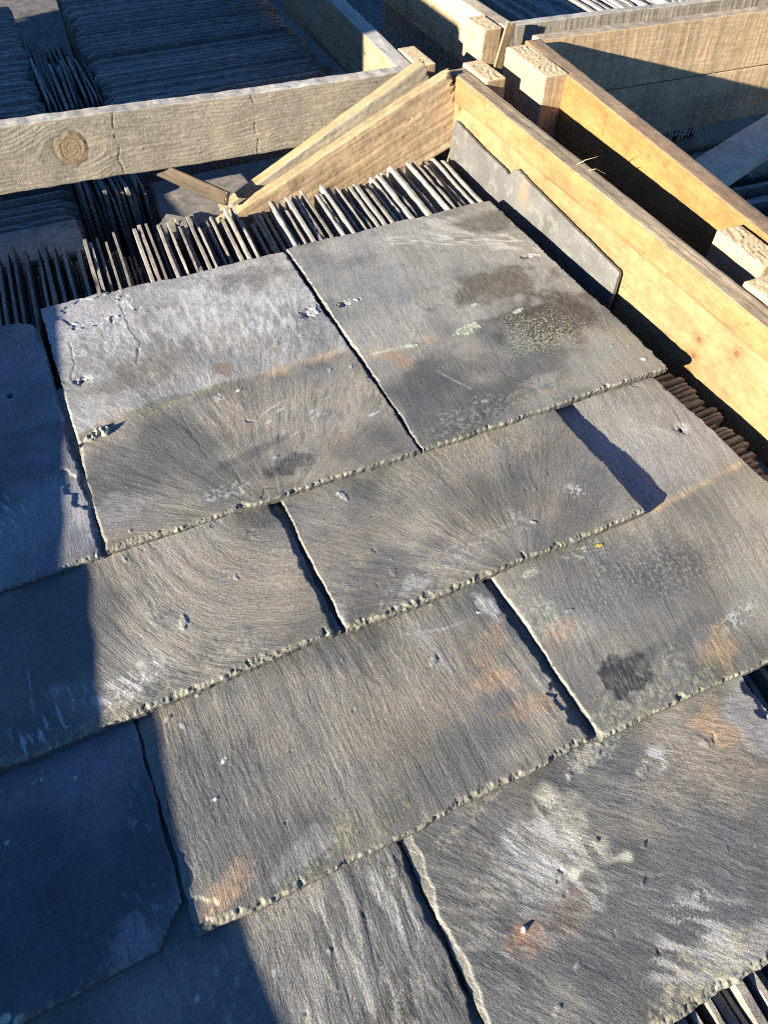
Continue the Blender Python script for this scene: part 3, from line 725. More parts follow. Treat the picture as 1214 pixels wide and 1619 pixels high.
laid_slate('large stained slate topping the right of the top row, with pale lichen ring', ((.287, .470, z1(.470)), (.642, .470, z1(.470)), (.655, .944, z1(.944)), (.294, .944, z1(.944))), T_, .48, 103,
    ((.145, .14, .125), (.21, .195, .165)), ('lin', -100), [
    ('above', [(0.2860, 0.6460), (0.3910, 0.6520), (0.4710, 0.6560), (0.6140, 0.6520)], (.275, .26, .225), .92), ('blob', (0.3910, 0.9030), .06, .03, 0, (.33, .31, .28), .6, 26, 1.0), ('blob', (0.3830, 0.7940), .045, .05, 0, (.185, .185, .195), .7, 32, 1.0),
    ('blob', (0.5280, 0.8910), .05, .035, -10, (.33, .315, .28), .65, 30, 1.1), ('blob', (0.4630, 0.8400), .03, .03, 0, (.17, .16, .14), .5, 40, 1.0), ('strokes', (0.5500, 0.8500), .10, .025, -25, (.44, .42, .37), .8, 160, .05, -35), ('strokes', (0.5510, 0.9130), .04, .03, 0, WH, .6, 110, .1, -60),
    ('blob', (0.6250, 0.8790), .060, .030, -5, (.085, .078, .064), .85, 30, .9), ('blob', (0.5890, 0.9400), .03, .015, 0, (.14, .13, .115), .6, 40, .9), ('line', [(0.5180, 0.9390), (0.5580, 0.8840), (0.5950, 0.8090), (0.6430, 0.7770)], .006, (.42, .39, .33), .8),
    ('blob', (0.5330, 0.7250), .080, .034, 8, (.085, .066, .046), .9, 32, .9), ('blob', (0.5640, 0.6250), .072, .050, 5, (.060, .047, .036), .95, 30, .9), ('blob', (0.5850, 0.7740), .06, .012, -30, (.30, .285, .27), .6, 50, 1.1), ('flecks', (0.5240, 0.7110), .07, .035, 0, (.19, .16, .12), .6, 230, .2),
    ('flecks', (0.5330, 0.6090), .055, .036, 0, (.34, .33, .22), .95, 270, .22), ('flecks', (0.4950, 0.5810), .05, .02, 0, (.33, .31, .2), .9, 280, .2), ('flecks', (0.5870, 0.5830), .03, .045, 0, (.30, .28, .2), .6, 210, .22),
    ('line', [(0.2940, 0.6530), (0.3910, 0.6520)], .012, (.34, .25, .17), .55), ('line', [(0.3080, 0.6530), (0.3610, 0.6500)], .0025, LI, .8),
    ('blob', (0.3650, 0.5850), .08, .035, 5, (.098, .097, .092), .8, 24, .9), ('blob', (0.4600, 0.5410), .08, .03, 0, (.105, .10, .09), .6, 28, .9), ('blob', (0.3320, 0.6280), .012, .02, 20, (.33, .2, .12), .6, 60, .9), ('blob', (0.4730, 0.4940), .012, .006, 0, OR, .6, 60, .9),
    ('line', [(0.3670, 0.5900), (0.3810, 0.5570), (0.3900, 0.5400)], .0012, LG, .8), ('line', [(0.6470, 0.6370), (0.6190, 0.5690)], .0007, LG, .8), ('crack', [(0.4410, 0.5560), (0.4490, 0.5320), (0.4640, 0.5180), (0.4910, 0.5150)], .001, .0012), ('blob', (0.4780, 0.5180), .03, .008, 0, (.26, .24, .2), .6, 60, 1.0),
    ('lump', (0.4450, 0.6480), .0205, .0095, 14, .0006, (.33, .35, .25)), ('blob', (0.4450, 0.6480), .013, .005, 14, (.25, .24, .2), .8, 100, .8), ('lump', (0.5330, 0.6560), .009, .0042, 10, .0006, (.36, .38, .28)), ('lump', (0.4830, 0.6940), .007, .0030, -10, .0006, (.36, .38, .28)), ('lump', (0.3650, 0.6470), .007, .0022, 5, .0005, (.36, .38, .28)),
    ('lump', (0.6220, 0.4960), .0045, .0035, 0, .0008, WH), ('flecks', (0.3910, 0.5190), .02, .01, 0, WH, .8, 150, .25), ('hole', (0.3180, 0.7710), .0022), ('spall', (0.3240, 0.7730), .016, .006, 10, .0014, 90, LG), ('hole', (0.6210, 0.7690), .0018), ('spall', (0.6230, 0.7680), .014, .005, -10, .0014, 90, LG), ('flecks', (0.4140, 0.4960), .13, .02, 0, (.24, .225, .185), .7, 150, .1)],
    streak=.00026, streak_f=210, tail_chip=.8, side_chip=.6, mott=1.1)
# row 2
laid_slate('slate in the second row with swirled grain, crossed by the shadow edge', quad(-.243, .111, .297, .767, z2, -.243, .104), T_, .21, 104, ((.165, .15, .125), (.225, .20, .165)), ('swirl', (0.0990, 0.4910), (1.0, 1.15), 1.0), [
    ('blob', (0.0610, 0.3730), .05, .04, 0, (.21, .18, .14), .6, 30, 1.0), ('blob', (-0.1500, 0.4170), .09, .07, 0, (.115, .115, .11), .7, 26, 1.0), ('strokes', (-0.0770, 0.3330), .05, .012, 15, WH, .9, 210, .12, -60), ('flecks', (-0.0700, 0.3260), .04, .010, 15, (.45, .43, .40), .9, 200, .15),
    ('strokes', (-0.1550, 0.3240), .03, .03, 10, (.42, .41, .39), .8, 240, .25, -85), ('line', [(-0.1640, 0.4020), (-0.1640, 0.3670), (-0.1650, 0.3280)], .0008, LG, .9), ('flecks', (-0.0560, 0.3100), .09, .016, 15, (.33, .29, .21), .85, 130, .05), ('blob', (-0.0370, 0.3170), .07, .012, 18, (.13, .13, .12), .6, 60, 1.0),
    ('flecks', (0.1000, 0.3710), .05, .04, 0, (.31, .25, .18), .5, 180, .2), ('lump', (0.0340, 0.4020), .0025, .0015, 20, .0006, WH)], streak=.0007, streak_f=170, tail_chip=1.25, rsp=.0085)
laid_slate('slate in the second row with jagged lower edge and curving fan grain', quad(.114, .467, .293, .763, z2, .114, .473), T_, .21, 105, ((.16, .145, .12), (.215, .19, .155)), ('fan', (0.3060, 0.2670), .11), [
    ('blob', (0.1740, 0.3200), .06, .035, 15, (.10, .10, .095), .7, 30, 1.0), ('blob', (0.2970, 0.4420), .09, .03, 12, (.205, .18, .14), .6, 30, 1.0), ('blob', (0.4260, 0.3300), .04, .025, 20, (.12, .118, .11), .6, 40, 1.0), ('flecks', (0.2310, 0.3190), .13, .02, 15, (.33, .32, .3), .6, 150, .2),
    ('flecks', (0.4120, 0.3510), .012, .012, 0, WH, .9, 150, .05), ('blob', (0.1960, 0.3140), .014, .008, 0, (.34, .33, .31), .6, 90, .9), ('flecks', (0.3620, 0.4680), .05, .03, 0, (.32, .27, .14), .7, 190, .25), ('blob', (0.1110, 0.3140), .012, .02, 0, (.3, .29, .28), .5, 80, .9)],
    streak=.0006, streak_f=170, tail_chip=1.6, side_chip=.5)
# row 3
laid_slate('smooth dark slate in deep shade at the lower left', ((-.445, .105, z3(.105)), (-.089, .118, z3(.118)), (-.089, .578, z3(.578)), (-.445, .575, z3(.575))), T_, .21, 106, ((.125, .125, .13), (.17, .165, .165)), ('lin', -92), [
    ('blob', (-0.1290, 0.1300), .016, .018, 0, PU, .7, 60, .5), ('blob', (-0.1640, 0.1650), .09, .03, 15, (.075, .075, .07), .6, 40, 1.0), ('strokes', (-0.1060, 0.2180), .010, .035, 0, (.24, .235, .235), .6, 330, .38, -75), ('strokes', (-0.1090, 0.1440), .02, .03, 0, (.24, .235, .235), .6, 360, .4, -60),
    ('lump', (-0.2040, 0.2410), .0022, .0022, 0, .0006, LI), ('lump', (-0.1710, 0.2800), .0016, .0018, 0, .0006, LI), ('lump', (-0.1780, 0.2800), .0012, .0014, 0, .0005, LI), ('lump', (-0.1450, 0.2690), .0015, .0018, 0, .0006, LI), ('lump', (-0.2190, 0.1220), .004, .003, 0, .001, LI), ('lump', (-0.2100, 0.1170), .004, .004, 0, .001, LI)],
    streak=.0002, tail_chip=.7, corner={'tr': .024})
laid_slate('straight grained slate in the third row with orange smears near its right edge', ((-.0865, .111, z3(.111)), (.273, .111, z3(.111)), (.267, .580, z3(.58)), (-.087, .578, z3(.578))), T_, .205, 107, ((.135, .128, .115), (.20, .18, .15)), ('lin', -89), [
    ('blob', (0.0920, 0.2260), .08, .05, 10, (.205, .178, .14), .7, 28, 1.1), ('blob', (0.2030, 0.2150), .06, .035, 0, (.22, .185, .145), .6, 28, 1.1), ('blob', (-0.0640, 0.2090), .05, .03, 20, (.11, .108, .1), .6, 30, 1.0), ('blob', (0.1650, 0.1480), .09, .02, 15, (.125, .125, .125), .7, 30, 1.0),
    ('blob', (0.1840, 0.2420), .008, .035, 8, (.33, .31, .27), .6, 50, 1.0), ('blob', (0.2190, 0.1960), .024, .010, 0, OR, .75, 55, 1.1), ('blob', (0.2380, 0.1610), .032, .009, -10, OR, .7, 60, 1.1), ('blob', (0.2480, 0.2390), .012, .012, 0, OR, .45, 60, 1.1), ('blob', (0.2220, 0.2180), .010, .02, 10, OR, .4, 60, 1.1),
    ('blob', (-0.0480, 0.1380), .018, .009, 25, OR, .8, 70, .9), ('blob', (-0.0700, 0.1290), .012, .010, 25, OR, .85, 70, .9), ('line', [(0.1660, 0.2740), (0.2020, 0.2640), (0.2330, 0.2620)], .0012, LG, .8), ('lump', (-0.0270, 0.2310), .0030, .0018, 40, .0007, WH), ('lump', (-0.0440, 0.2030), .0035, .0016, -20, .0007, WH), ('lump', (0.2440, 0.2650), .0030, .0014, -30, .0007, WH), ('blob', (0.2550, 0.2680), .008, .014, 10, (.42, .41, .40), .7, 90, .9),
    ('flecks', (0.0440, 0.1370), .012, .014, 0, (.19, .18, .10), .95, 190, .1), ('flecks', (0.0700, 0.1260), .018, .012, 15, (.19, .175, .10), .9, 190, .1), ('flecks', (0.0980, 0.1360), .006, .016, 0, (.19, .18, .09), .9, 190, .1), ('blob', (0.0080, 0.1350), .03, .010, 15, (.26, .25, .24), .5, 60, 1.0),
    ('flecks', (-0.0160, 0.1140), .10, .006, 18, (.25, .23, .15), .7, 200, .1), ('spall', (-.088, .172), .011, .020, 5, .0010, 45, (.2, .18, .145)), ('spall', (-.086, .130), .012, .018, 15, .0011, 45, (.2, .18, .145)), ('spall', (0.2710, 0.1430), .010, .035, 5, .0014, 60, (.2, .185, .16)), ('spall', (0.2710, 0.1240), .006, .02, 10, .0025, 60, (.3, .28, .25))],
    streak=.0006, streak_f=210, tail_chip=1.35, side_chip=.5, rsp=.0065, lsp=.006)
laid_slate('slate under the right side of the rows with an inky black blot', ((.279, .107, z3(.107)), (.634, .100, z3(.1)), (.626, .576, z3(.576)), (.272, .578, z3(.578))), T_, .43, 108, ((.185, .172, .15), (.225, .205, .17)), ('lin', -104), [
    ('above', [(0.2810, 0.3000), (0.5000, 0.2960), (0.6210, 0.3080), (0.6740, 0.3180)], (.25, .235, .22), .8), ('blob', (0.5350, 0.3980), .05, .04, 0, (.31, .295, .27), .7, 30, 1.0), ('blob', (0.5700, 0.3480), .045, .03, 0, (.235, .22, .205), .7, 30, .9), ('blob', (0.5270, 0.4380), .04, .02, 0, (.24, .225, .18), .6, 30, .9), ('line', [(0.4720, 0.2940), (0.5410, 0.3020), (0.6210, 0.3080)], .0045, (.40, .29, .17), .8), ('line', [(0.4400, 0.2760), (0.5380, 0.2880), (0.6210, 0.2970)], .012, (.14, .13, .11), .6),
    ('hole', (0.5960, 0.3840), .0030), ('crack', [(0.6120, 0.4140), (0.6060, 0.3970), (0.5910, 0.3730)], .0009, .0014),
    ('blob', (0.3010, 0.2140), .021, .012, 15, OR, .8, 60, 1.0), ('blob', (0.4380, 0.1360), .024, .014, 30, (.30, .21, .12), .7, 60, 1.0), ('blob', (0.4190, 0.1370), .02, .008, 0, OR, .5, 60, 1.0), ('blob', (0.4110, 0.1590), .028, .010, 20, (.09, .09, .08), .6, 60, .9),
    ('flecks', (0.4790, 0.1550), .03, .012, 10, (.42, .41, .38), .9, 120, .05), ('flecks', (0.3220, 0.1320), .07, .02, 10, (.28, .27, .19), .8, 160, .05), ('flecks', (0.3000, 0.2460), .03, .03, 0, (.32, .33, .26), .6, 150, .15), ('flecks', (0.3120, 0.2830), .012, .006, 10, (.38, .39, .31), 1.2, 230, -.3), ('lump', (0.4010, 0.2830), .0045, .0025, 0, .0012, (.36, .27, .03)), ('flecks', (0.3810, 0.2850), .03, .012, 0, LI, .8, 130, .3),
    ('blob', (0.2890, 0.1750), .05, .03, 0, (.115, .112, .105), .6, 36, 1.0), ('flecks', (0.4550, 0.2410), .12, .05, 0, (.29, .265, .22), .5, 230, .2), ('flecks', (0.3570, 0.1070), .09, .008, 15, (.24, .22, .12), .8, 190, .1), ('blob', (0.2930, 0.1080), .016, .006, 5, (.30, .27, .2), .8, 60, .6), ('blob', (0.3470, 0.1560), .03, .010, 10, (.06, .06, .058), .7, 60, .9), ('blob', (0.3320, 0.1500), .024, .020, 10, BK, .96, 75, .5)],
    streak=.0004, streak_f=250, tail_chip=1.1, side_chip=.8)
# row 4
zf4 = lambda y: BED + T_
laid_slate('coarse ridged slate at the bottom, mostly shaded on its left', ((-.278, -.083, zf4(0)), (.0825, -.080, zf4(0)), (.0768, .390, zf4(0)), (-.28, .390, zf4(0))), T_, .22, 109, ((.155, .142, .122), (.215, .195, .165)), ('lin', -91), [
    ('blob', (0.0220, 0.0110), .03, .016, 10, (.045, .042, .035), .8, 50, .9), ('strokes', (0.0170, 0.0580), .06, .06, 0, (.30, .28, .25), .6, 110, .15, -91), ('strokes', (0.0580, 0.0760), .012, .03, 0, WH, .5, 160, .1, -91), ('blob', (-0.0590, 0.0680), .04, .04, 0, (.12, .12, .12), .6, 30, 1.0), ('flecks', (-0.0140, 0.1080), .09, .006, 18, (.22, .205, .14), .8, 200, .1), ('lump', (-0.0970, 0.0780), .003, .002, 60, .0006, WH), ('flecks', (-0.0790, 0.0770), .03, .03, 0, LG, .8, 120, .45),
    ('crack', [(0.0340, 0.0780), (0.0300, 0.0520), (0.0250, 0.0290)], .0009, .0012), ('crack', [(0.0080, 0.0850), (-0.0000, 0.0530), (-0.0040, 0.0260)], .0009, .001)], streak=.0011, streak_f=120, rsp=.007)
laid_slate('broad slate at the lower right with slanting grain and pale scraped patches', ((.0842, -.080, zf4(0)), (.441, -.086, zf4(0)), (.434, .388, zf4(0)), (.079, .390, zf4(0))), T_, .22, 110, ((.125, .122, .112), (.195, .178, .15)), ('fan', (-.35, .62), .62), [
    ('blob', (0.3520, 0.0580), .05, .035, -20, (.235, .195, .15), .7, 28, 1.1), ('blob', (0.2730, 0.0540), .05, .03, -20, (.21, .19, .16), .5, 28, 1.1), ('blob', (0.1910, -0.0140), .09, .03, -25, (.105, .105, .102), .75, 26, 1.0), ('blob', (0.1000, 0.0710), .04, .03, 0, (.125, .12, .105), .6, 30, 1.0),
    ('strokes', (0.2080, 0.0620), .022, .030, 10, (.50, .46, .36), .85, 120, -.1, -75), ('blob', (0.2160, 0.0700), .016, .018, 0, (.42, .39, .30), .6, 60, 1.1), ('strokes', (0.1790, 0.0470), .035, .032, 20, (.42, .41, .38), .75, 130, -.05, -70), ('blob', (0.1690, 0.0490), .03, .03, 20, (.30, .29, .27), .5, 50, 1.1), ('line', [(0.1960, 0.0310), (0.2110, 0.0310), (0.2270, 0.0270), (0.2440, 0.0220)], .0026, (.52, .48, .38), .95), ('line', [(0.1780, 0.0270), (0.1960, 0.0310)], .0016, (.42, .40, .33), .8),
    ('strokes', (0.2640, -0.0580), .06, .03, -35, (.36, .345, .32), .7, 110, .0, -40), ('blob', (0.2690, -0.0730), .035, .022, 0, (.31, .29, .26), .6, 40, 1.0), ('flecks', (0.2790, -0.0230), .014, .008, -20, WH, .7, 140, .1),
    ('blob', (0.3820, 0.0720), .012, .028, 40, (.33, .215, .13), .65, 60, 1.1), ('blob', (0.3910, 0.0910), .012, .012, 0, OR, .4, 60, 1.1), ('blob', (0.1400, 0.0080), .014, .011, 0, (.27, .155, .10), .8, 90, .8), ('lump', (0.1400, 0.0150), .0035, .0025, 20, .0035, LG), ('blob', (0.1780, 0.0100), .02, .014, 0, (.16, .11, .075), .5, 60, 1.0),
    ('strokes', (0.3140, 0.0730), .014, .010, 10, (.40, .40, .39), .8, 260, .0, -60), ('lump', (0.2450, 0.0030), .0042, .0011, 35, .0010, (.06, .055, .05)), ('lump', (0.2610, 0.0240), .0034, .0012, 30, .0010, (.07, .06, .055)), ('lump', (0.2280, 0.0430), .0028, .0016, 30, .0010, (.12, .1, .08)), ('lump', (0.1630, -0.0220), .003, .0014, 20, .0005, (.2, .19, .17)), ('lump', (0.1340, -0.0390), .005, .0016, 20, .0006, (.2, .19, .17)), ('lump', (0.3210, -0.0070), .0028, .001, 60, .0006, (.06, .06, .06)),
    ('blob', (0.4170, 0.0660), .02, .03, 15, PU, .6, 40, .6), ('spall', (0.4400, 0.0820), .012, .02, 0, .003, 50, (.2, .19, .18)),
    ('flecks', (0.2720, 0.1080), .03, .012, 15, (.30, .28, .24), .8, 210, .0), ('lump', (0.2630, 0.1040), .026, .007, 18, .0007, (.22, .205, .17)), ('flecks', (0.1540, 0.1080), .09, .006, 17, (.22, .205, .15), .8, 200, .05), ('strokes', (0.1320, 0.0270), .12, .04, 0, (.30, .28, .24), .35, 190, .1, -40), ('flecks', (0.2350, -0.0710), .05, .02, 0, (.34, .3, .2), .8, 130, .0)],
    streak=.00065, streak_f=190, tail_chip=1.5, side_chip=.4, lsp=.013)

# ------------------------------------------------------------------ slate leaning on the golden plank
def leaning_slate():
    y0, y1 = .645, 1.140; Lw = y1 - y0
    prof_y = np.array([0, .0025, .006, .24, .285, .292, .302, .308, .318, .40, .47, .490, .495])
    prof_z = np.array([-.01, .0205, .0240, .037, .041, .038, .026, .0215, .0245, .0268, .032, .034, .018])
    n = 400; m = 60
    ys = np.linspace(0, Lw, n); tops = np.interp(ys, prof_y, prof_z) + .0007 * fbm(ys * 90, ys * 0, 2, 5)
    zb = -.17
    Yg, K = np.meshgrid(ys, np.linspace(0, 1, m) ** .6, indexing='ij')
    Z = zb + (tops[:, None] - zb) * K
    lean = .045
    col_x = .6905 + (Z - .03) * lean
    rel = .0008 * fbm(Yg * 12, Z * 12, 3, 8) + .0003 * perlin(Yg * 160, Z * 160, 9) + .0003 * perlin(Yg * 30, Z * 260, 4)
    edge = sstep(.0015, 0, tops[:, None] - Z) * .001
    Xf = col_x - .0 - rel + edge
    front = np.stack([Xf, y0 + Yg, Z], -1); back = np.stack([col_x + .0055, y0 + Yg, Z], -1)
    mm = np.clip(.5 + fbm(Yg * 14, Z * 14, 4, 3), 0, 1)[..., None]
    col = np.array((.070, .067, .062)) + mm * (np.array((.105, .100, .093)) - np.array((.070, .067, .062)))
    pur = sstep(.22, .34, Yg)[..., None]; col = col * (1 - .35 * pur) + np.array((.088, .080, .079)) * .35 * pur
    wh = sstep(.25, .6, fbm(Yg * 40, Z * 40, 3, 12))[..., None] * .5; col = col * (1 - wh) + np.array((.145, .137, .122)) * wh
    rust = np.exp(-((Yg - .255) / .012) ** 2 - ((Z - .015) / .02) ** 2)[..., None] * .5; col = col * (1 - rust) + np.array((.2, .12, .06)) * rust
    idx = np.arange(n * m).reshape(n, m)
    q = np.stack([idx[:-1, :-1], idx[:-1, 1:], idx[1:, 1:], idx[1:, :-1]], -1).reshape(-1, 4)
    q2 = (q + n * m)[:, ::-1]
    def strip(a): return np.stack([a[:-1], a[1:], a[1:] + n * m, a[:-1] + n * m], -1)
    s = np.concatenate([strip(idx[:, -1])[:, ::-1], strip(idx[:, 0]), strip(idx[0, :])[:, ::-1], strip(idx[-1, :])])
    V = np.concatenate([front.reshape(-1, 3), back.reshape(-1, 3)])
    C = np.concatenate([col.reshape(-1, 3)] * 2)
    link('leaning_slate', mesh_from('leaning_slate', V, np.concatenate([q, q2, s]), None, C, SLATE, smooth=False), None,
         'notched slate leaning on its long edge against the golden plank', 'slate')
leaning_slate()

# ------------------------------------------------------------------ slates standing on edge
def edge_mesh(L, th, seed, H=.36, rag=1.0, n=30):
    r_ = np.random.RandomState(seed)
    xs = np.linspace(0, L, n); z = np.zeros(n)
    top = rag * (.0022 * perlin(xs * 7, z, seed) + .0009 * perlin(xs * 34, z, seed + 1) + .0006 * perlin(xs * 90, z, seed + 2))
    for _ in range(r_.randint(0, 3)):
        x0 = r_.rand() * L; top -= rag * (.003 + .006 * r_.rand()) * np.clip(1 - np.abs((xs - x0) / (.008 + .03 * r_.rand())), 0, 1)
    for e in (xs, L - xs):
        c = .003 + (.009 + .010 * (rag > 1)) * r_.rand(); top -= (.4 + .8 * r_.rand()) * c * np.clip(1 - e / c, 0, 1) ** 1.5
    w = th * (1 + .10 * perlin(xs * 22, z, seed + 5) + .10 * perlin(xs * 80, z, seed + 6))
    side = .0007 * perlin(xs * 9, z, seed + 7)
    b1 = .0004 + .0012 * np.abs(perlin(xs * 60, z, seed + 8)); b2 = .0004 + .001 * np.abs(perlin(xs * 60, z, seed + 9))
    rows = [(-w / 2, z - H), (-w / 2, top - .03), (-w / 2 + .0002, top - b1), (-w * .40, top), (w * .38, top + .0003), (w / 2 - .0002, top - b2), (w / 2, top - .03), (w / 2, z - H)]
    k = len(rows)
    V = np.stack([np.stack([xs, a + side, b], -1) for a, b in rows], 1)
    idx = np.arange(n * k).reshape(n, k)
    q = np.stack([idx[:-1, :-1], idx[1:, :-1], idx[1:, 1:], idx[:-1, 1:]], -1).reshape(-1, 4)
    q = np.concatenate([q, np.stack([idx[:-1, -1], idx[1:, -1], idx[1:, 0], idx[:-1, 0]], -1)])
    e0 = [tuple(idx[0, j] for j in (0, 1, 6, 7)), tuple(idx[0, j] for j in (1, 2, 5, 6)), tuple(idx[0, j] for j in (2, 3, 4, 5))]
    e1 = [tuple(idx[-1, j] for j in (7, 6, 1, 0)), tuple(idx[-1, j] for j in (6, 5, 2, 1)), tuple(idx[-1, j] for j in (5, 4, 3, 2))]
    return mesh_from('upright_slate', V.reshape(-1, 3), np.concatenate([q, np.array(e0 + e1)]), mat=EDGE, smooth=False)

_variants = {}
def upright(x, y, z, rot, L, th, lean, group, label, rag=1.0, H=.36, yaw=0.0):
    key = (round(L, 2), round(th, 4), rag, random.randrange(5))
    if key not in _variants: _variants[key] = edge_mesh(key[0], key[1], len(_variants) * 31 + 5, H, rag)
    o = link('upright_slate', _variants[key], None, label, 'slate', group)
    o.location = (x, y, z)
    o.rotation_euler = (lean, 0.0, rot + yaw)
    return o

TH = (.0038, .0042, .0048, .0052, .006, .008)
# row behind the laid slates: plates run away from the camera, packed side by side
g = 'slates on edge behind the laid rows'
x = -.135; i = 0; tall = False; proud = False
while x < .662:
    th = random.choice(TH[:5]); 
    far = 1.118 + random.uniform(-.012, .012) + (.02 if x < .0 else 0) + (.015 if x > .55 else 0) - (.012 if .2 < x < .3 else 0)
    zt = -.024 + random.uniform(-.004, .005)
    ln = random.uniform(-.03, .03)
    gap = random.choice((.0004, .0006, .0012, .002, .0032))
    if .262 < x < .318: zt -= .016; ln = .10; th = .006; gap = .001
    if x > .33 and random.random() < .10: zt += .003; th = .0065
    if abs(x - .247) < .012: zt = -.012; ln = .05
    if tall and random.random() < .86: zt -= random.uniform(.022, .050); th = random.choice(TH[:3]); tall = random.random() < .18
    else: tall = True
    x += th / 2
    L = .30 if far < 1.2 else .28
    # local +x points to -y (towards the camera); origin at the far end
    lb = 'thin slate standing on edge in the packed row behind the laid slates'
    if abs(x - .247) < .012 and not proud: lb = 'proud upright slate leaning out of the packed row beside the rough offcut stick'; proud = True; th = .006
    if x > .654: lb = 'last upright slate at the end of the packed row nearest the notched leaning slate'
    upright(x, far, zt, -math.pi / 2 - .05, L, th, ln, g, lb)
    x += th / 2 + gap; i += 1
# comb of slates at the right, running left to right
g = 'slates on edge beside the golden plank'
y = .262
while y < .505:
    th = random.choice(TH[1:5]); gap = random.choice((.0015, .0025, .004)); y += th / 2
    xe = .671 + random.uniform(-.011, .009)
    upright(xe, y, -.0185 + random.uniform(-.005, .002), math.pi + .04, .25, th, random.uniform(-.06, .03), g, 'slate on edge seen end-on in the gap beside the golden plank', rag=.4)
    y += th / 2 + gap
# under the lower right corner
g = 'slates on edge under the lower right slate'
x = .20; 
while x < .40:
    th = random.choice((.005, .007, .008, .009)); gap = random.choice((.001, .003, .006, .009)); x += th / 2
    upright(x, .02, -.030 + random.uniform(-.012, .008), -math.pi / 2 + .02, .26, th, random.uniform(-.03, .03), g, 'slate on edge showing below the lowest right slate')
    x += th / 2 + gap
g = 'slates on edge in the dark gap at the right edge'
x = .446
while x < .50:
    th = random.choice((.005, .006, .007)); gap = random.choice((.002, .004, .006)); x += th / 2
    upright(x, .24, -.034 + random.uniform(-.01, .004), -math.pi / 2 + .03, .26, th, random.uniform(-.03, .03), g, 'slate on edge in the dark gap below the black-blotted slate')
    x += th / 2 + gap
# back-left crate: two blocks running left to right and a sunk column between them
g = 'shaded slates on edge in the wide block of the back crate'
y = 1.300
while y < 2.28:
    th = random.choice((.005, .006, .007)); gap = random.choice((.0005, .001, .002)); y += th / 2
    if y > 1.49:
        upright(.155 + random.uniform(-.008, .008) + (y - 1.4) * .02, y, -.022 + random.uniform(-.006, .004), .0 + random.uniform(-.006, .006), .455 + random.choice((0, .01)), th, random.uniform(-.035, -.015), g,
                'shaded slate on edge in the wide block behind the knotty beam', rag=.45)
    y += th / 2 + gap + .0005
g = 'slates on edge in the sunk column of the back crate'
for y0, zt, n, ll in ((1.268, -.045, 12, .25), (1.60, -.03, 11, .22), (2.08, -.10, 9, .45)):
    for k in range(n):
        xx = .040 + (.152 - .040) * (k + .5) / n
        dz = random.uniform(-.018, .012)
        upright(xx + (.0 if y0 < 1.4 else .004), y0 + random.uniform(0, .03) if y0 < 2 else y0 + .12, zt + dz, (math.pi / 2 if y0 < 2 else -math.pi / 2) + random.uniform(-.04, .04), ll, random.choice((.005, .006, .007)), random.uniform(-.05, .05), g,
                'slate on edge in the sunk column between the two back blocks')
# back-right crate: only thin slivers of these show, kept as one mass
def packed_row(x0, x1, y1):
    V = []; Q = []; base = 0; x = x0; k = 0
    me0 = [edge_mesh(.45, t_, 400 + j, .36, 1.0) for j, t_ in enumerate((.008, .009, .010, .011))]
    data = []
    for m_ in me0:
        v = np.empty(len(m_.vertices) * 3, np.float32); m_.vertices.foreach_get('co', v)
        q = np.empty(len(m_.polygons) * 4, np.int32); m_.loops.foreach_get('vertex_index', q); data.append((v.reshape(-1, 3), q.reshape(-1, 4)))
        bpy.data.meshes.remove(m_)
    while x < x1:
        j = random.randrange(4); v, q = data[j]; th = (.008, .009, .010, .011)[j]
        x += th / 2; zt = -.03 + random.uniform(-.012, .006)
        V.append(np.stack([x + v[:, 1], y1 - v[:, 0], zt + v[:, 2]], -1)); Q.append(q + base); base += len(v)
        x += th / 2 + random.choice((.001, .003, .005, .007))
    me = mesh_from('packed_slates', np.concatenate(V), np.concatenate(Q), mat=EDGE, smooth=False)
    link('packed_slates', me, None, 'mass of slates on edge beyond the thin grey beam', 'slates', None, 'stuff')
packed_row(.985, 1.85, 2.06)
def packed_block():
    V = []; Q = []; base = 0; y = 1.150; k = 0
    while y < 2.2:
        th = random.choice((.006, .007, .008)); y += th / 2
        if y < 1.36 or y > 1.54:
            m_ = edge_mesh(.36, th, 500 + k, .36, .6); k += 1
            v = np.empty(len(m_.vertices) * 3, np.float32); m_.vertices.foreach_get('co', v); v = v.reshape(-1, 3)
            q = np.empty(len(m_.polygons) * 4, np.int32); m_.loops.foreach_get('vertex_index', q); bpy.data.meshes.remove(m_)
            zt = (-.07 if y < 1.42 else -.024) + random.uniform(-.009, .005)
            V.append(np.stack([.028 + random.uniform(-.012, .006) + (y - 1.4) * .03 - v[:, 0], y - v[:, 1] + .02 * v[:, 2], zt + v[:, 2]], -1)); Q.append(q.reshape(-1, 4) + base); base += len(v)
        y += th / 2 + random.choice((.0005, .001, .003)) + .001
    me = mesh_from('packed_slates', np.concatenate(V), np.concatenate(Q), mat=EDGE, smooth=False)
    link('packed_slates', me, None, 'shaded mass of slates on edge left of the sunk column in the back crate', 'slates', None, 'stuff')
packed_block()
# right crate: broken ends in blue shade
g = 'slates in the right crate below the brace'
for k in range(13):
    upright(1.13 + random.uniform(-.03, .03) + .006 * k, .66 + .026 * k, -.10 + random.uniform(-.02, .02), random.uniform(-.25, .1), .40, random.choice((.007, .009)), random.uniform(.15, .5), g, 'tumbled slate in blue shade below the grey brace', rag=3.0)

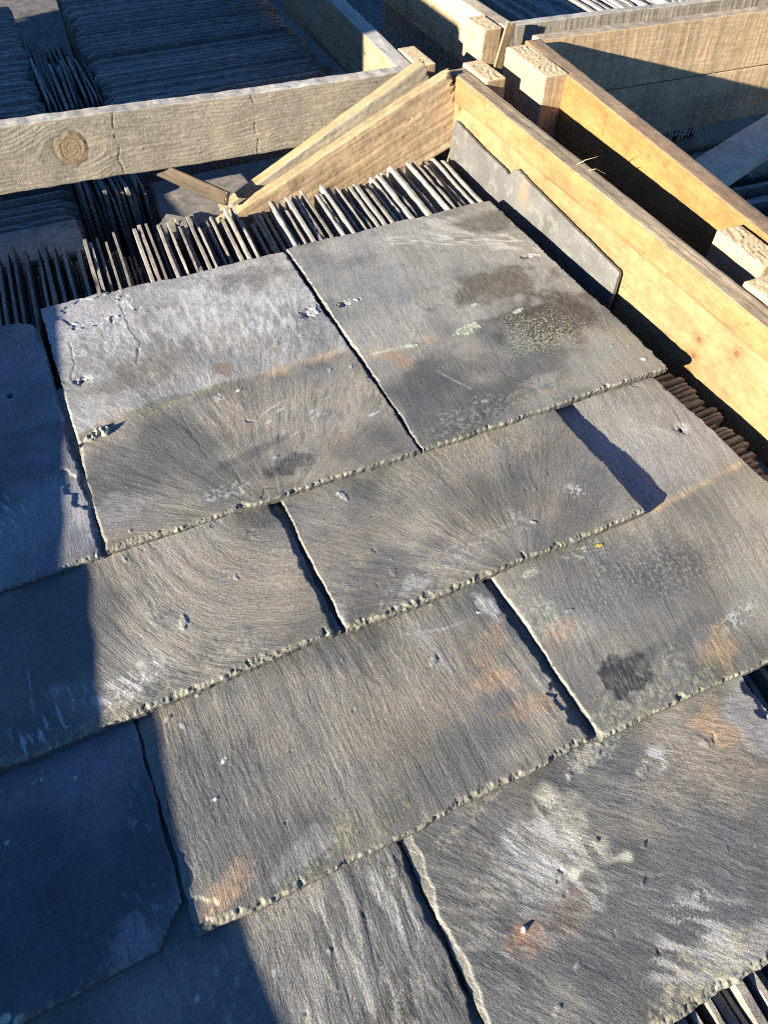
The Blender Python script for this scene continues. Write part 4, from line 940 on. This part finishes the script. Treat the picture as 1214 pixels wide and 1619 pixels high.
# flat broken slates under the knotty beam ---------------------------------
def flat_piece(pts, t, seed, label, z, tilt=(0, 0)):
    n = len(pts); P = []
    rng = np.random.RandomState(seed)
    for a, b in zip(pts, pts[1:] + pts[:1]):
        for k in range(7):
            f = k / 7; q = np.array(a) * (1 - f) + np.array(b) * f + (rng.rand(2) - .5) * .003 * (k > 0); P.append(q)
    P = np.array(P); c = P.mean(0); n = len(P)
    inner = c + (P - c) * .965
    def zz(q): return z + (q[:, 0] - c[0]) * tilt[0] + (q[:, 1] - c[1]) * tilt[1]
    top = np.column_stack([inner, zz(inner)]); rim = np.column_stack([P, zz(P) - t * .45]); bot = np.column_stack([P, zz(P) - t])
    V = np.concatenate([top, rim, bot, [[c[0], c[1], z]], [[c[0], c[1], z - t]]]); ar = np.arange(n); nx = np.roll(ar, -1)
    Q = np.concatenate([np.stack([ar + n, nx + n, nx, ar], -1), np.stack([ar + 2 * n, nx + 2 * n, nx + n, ar + n], -1)])
    T = np.concatenate([np.stack([ar, nx, np.full(n, 3 * n)], -1), np.stack([nx + 2 * n, ar + 2 * n, np.full(n, 3 * n + 1)], -1)])
    me = mesh_from('broken_slate', V, Q, T, mat=EDGE, smooth=False)
    link('broken_slate', me, None, label, 'slate', None)
flat_piece([(.155, 1.172), (.40, 1.180), (.47, 1.33), (.165, 1.34)], .008, 3, 'broken slate lying flat and half sunlit beneath the knotty beam', -.072, (0.02, .04))
flat_piece([(.13, 1.13), (.21, 1.128), (.20, 1.175), (.165, 1.20), (.138, 1.17)], .005, 4, 'small purplish slate corner poking up behind the upright row', -.062, (0, .1))
flat_piece([(-.30, 1.150), (.018, 1.150), (.020, 1.245), (-.30, 1.245)], .008, 5, 'dark flat slate lying in shade under the left of the knotty beam', -.060, (0, .05))

# ------------------------------------------------------------------ unseen crate stack, added at the left to cast shade on the back crate
c5 = thing('unseen_crate_stack', (-1.9, 2.0, -.52), 'unseen stack of timber crates added to shade the back crate', 'unseen crate stack')
for lv, zb in enumerate((-.40, .12)):
    for (s, X, L) in (((-1.20, 1.04, zb), EY, 2.2), ((-2.2, 1.04, zb), EY, 2.2)):
        for j in range(4): board('side_plank', c5, (s[0], s[1], zb + j * .126), X, UP, L, .03, .1255, 'tan', 60 + j, fine=(), ds=.05)
    for yy in (1.045, 3.2):
        for j in range(4): board('end_board', c5, (-2.2, yy - .02, zb + j * .126), EX, UP, .97, .03, .1255, 'tan', 70 + j, fine=(), ds=.05)

# ------------------------------------------------------------------ fine splinters
splinters('splinter', c1, [([(.715, .82, .094), (.722, .81, .105), (.735, .80, .112)], .0012), ([(.72, .80, .094), (.728, .79, .10), (.735, .775, .098)], .0015)], (.5, .4, .25))
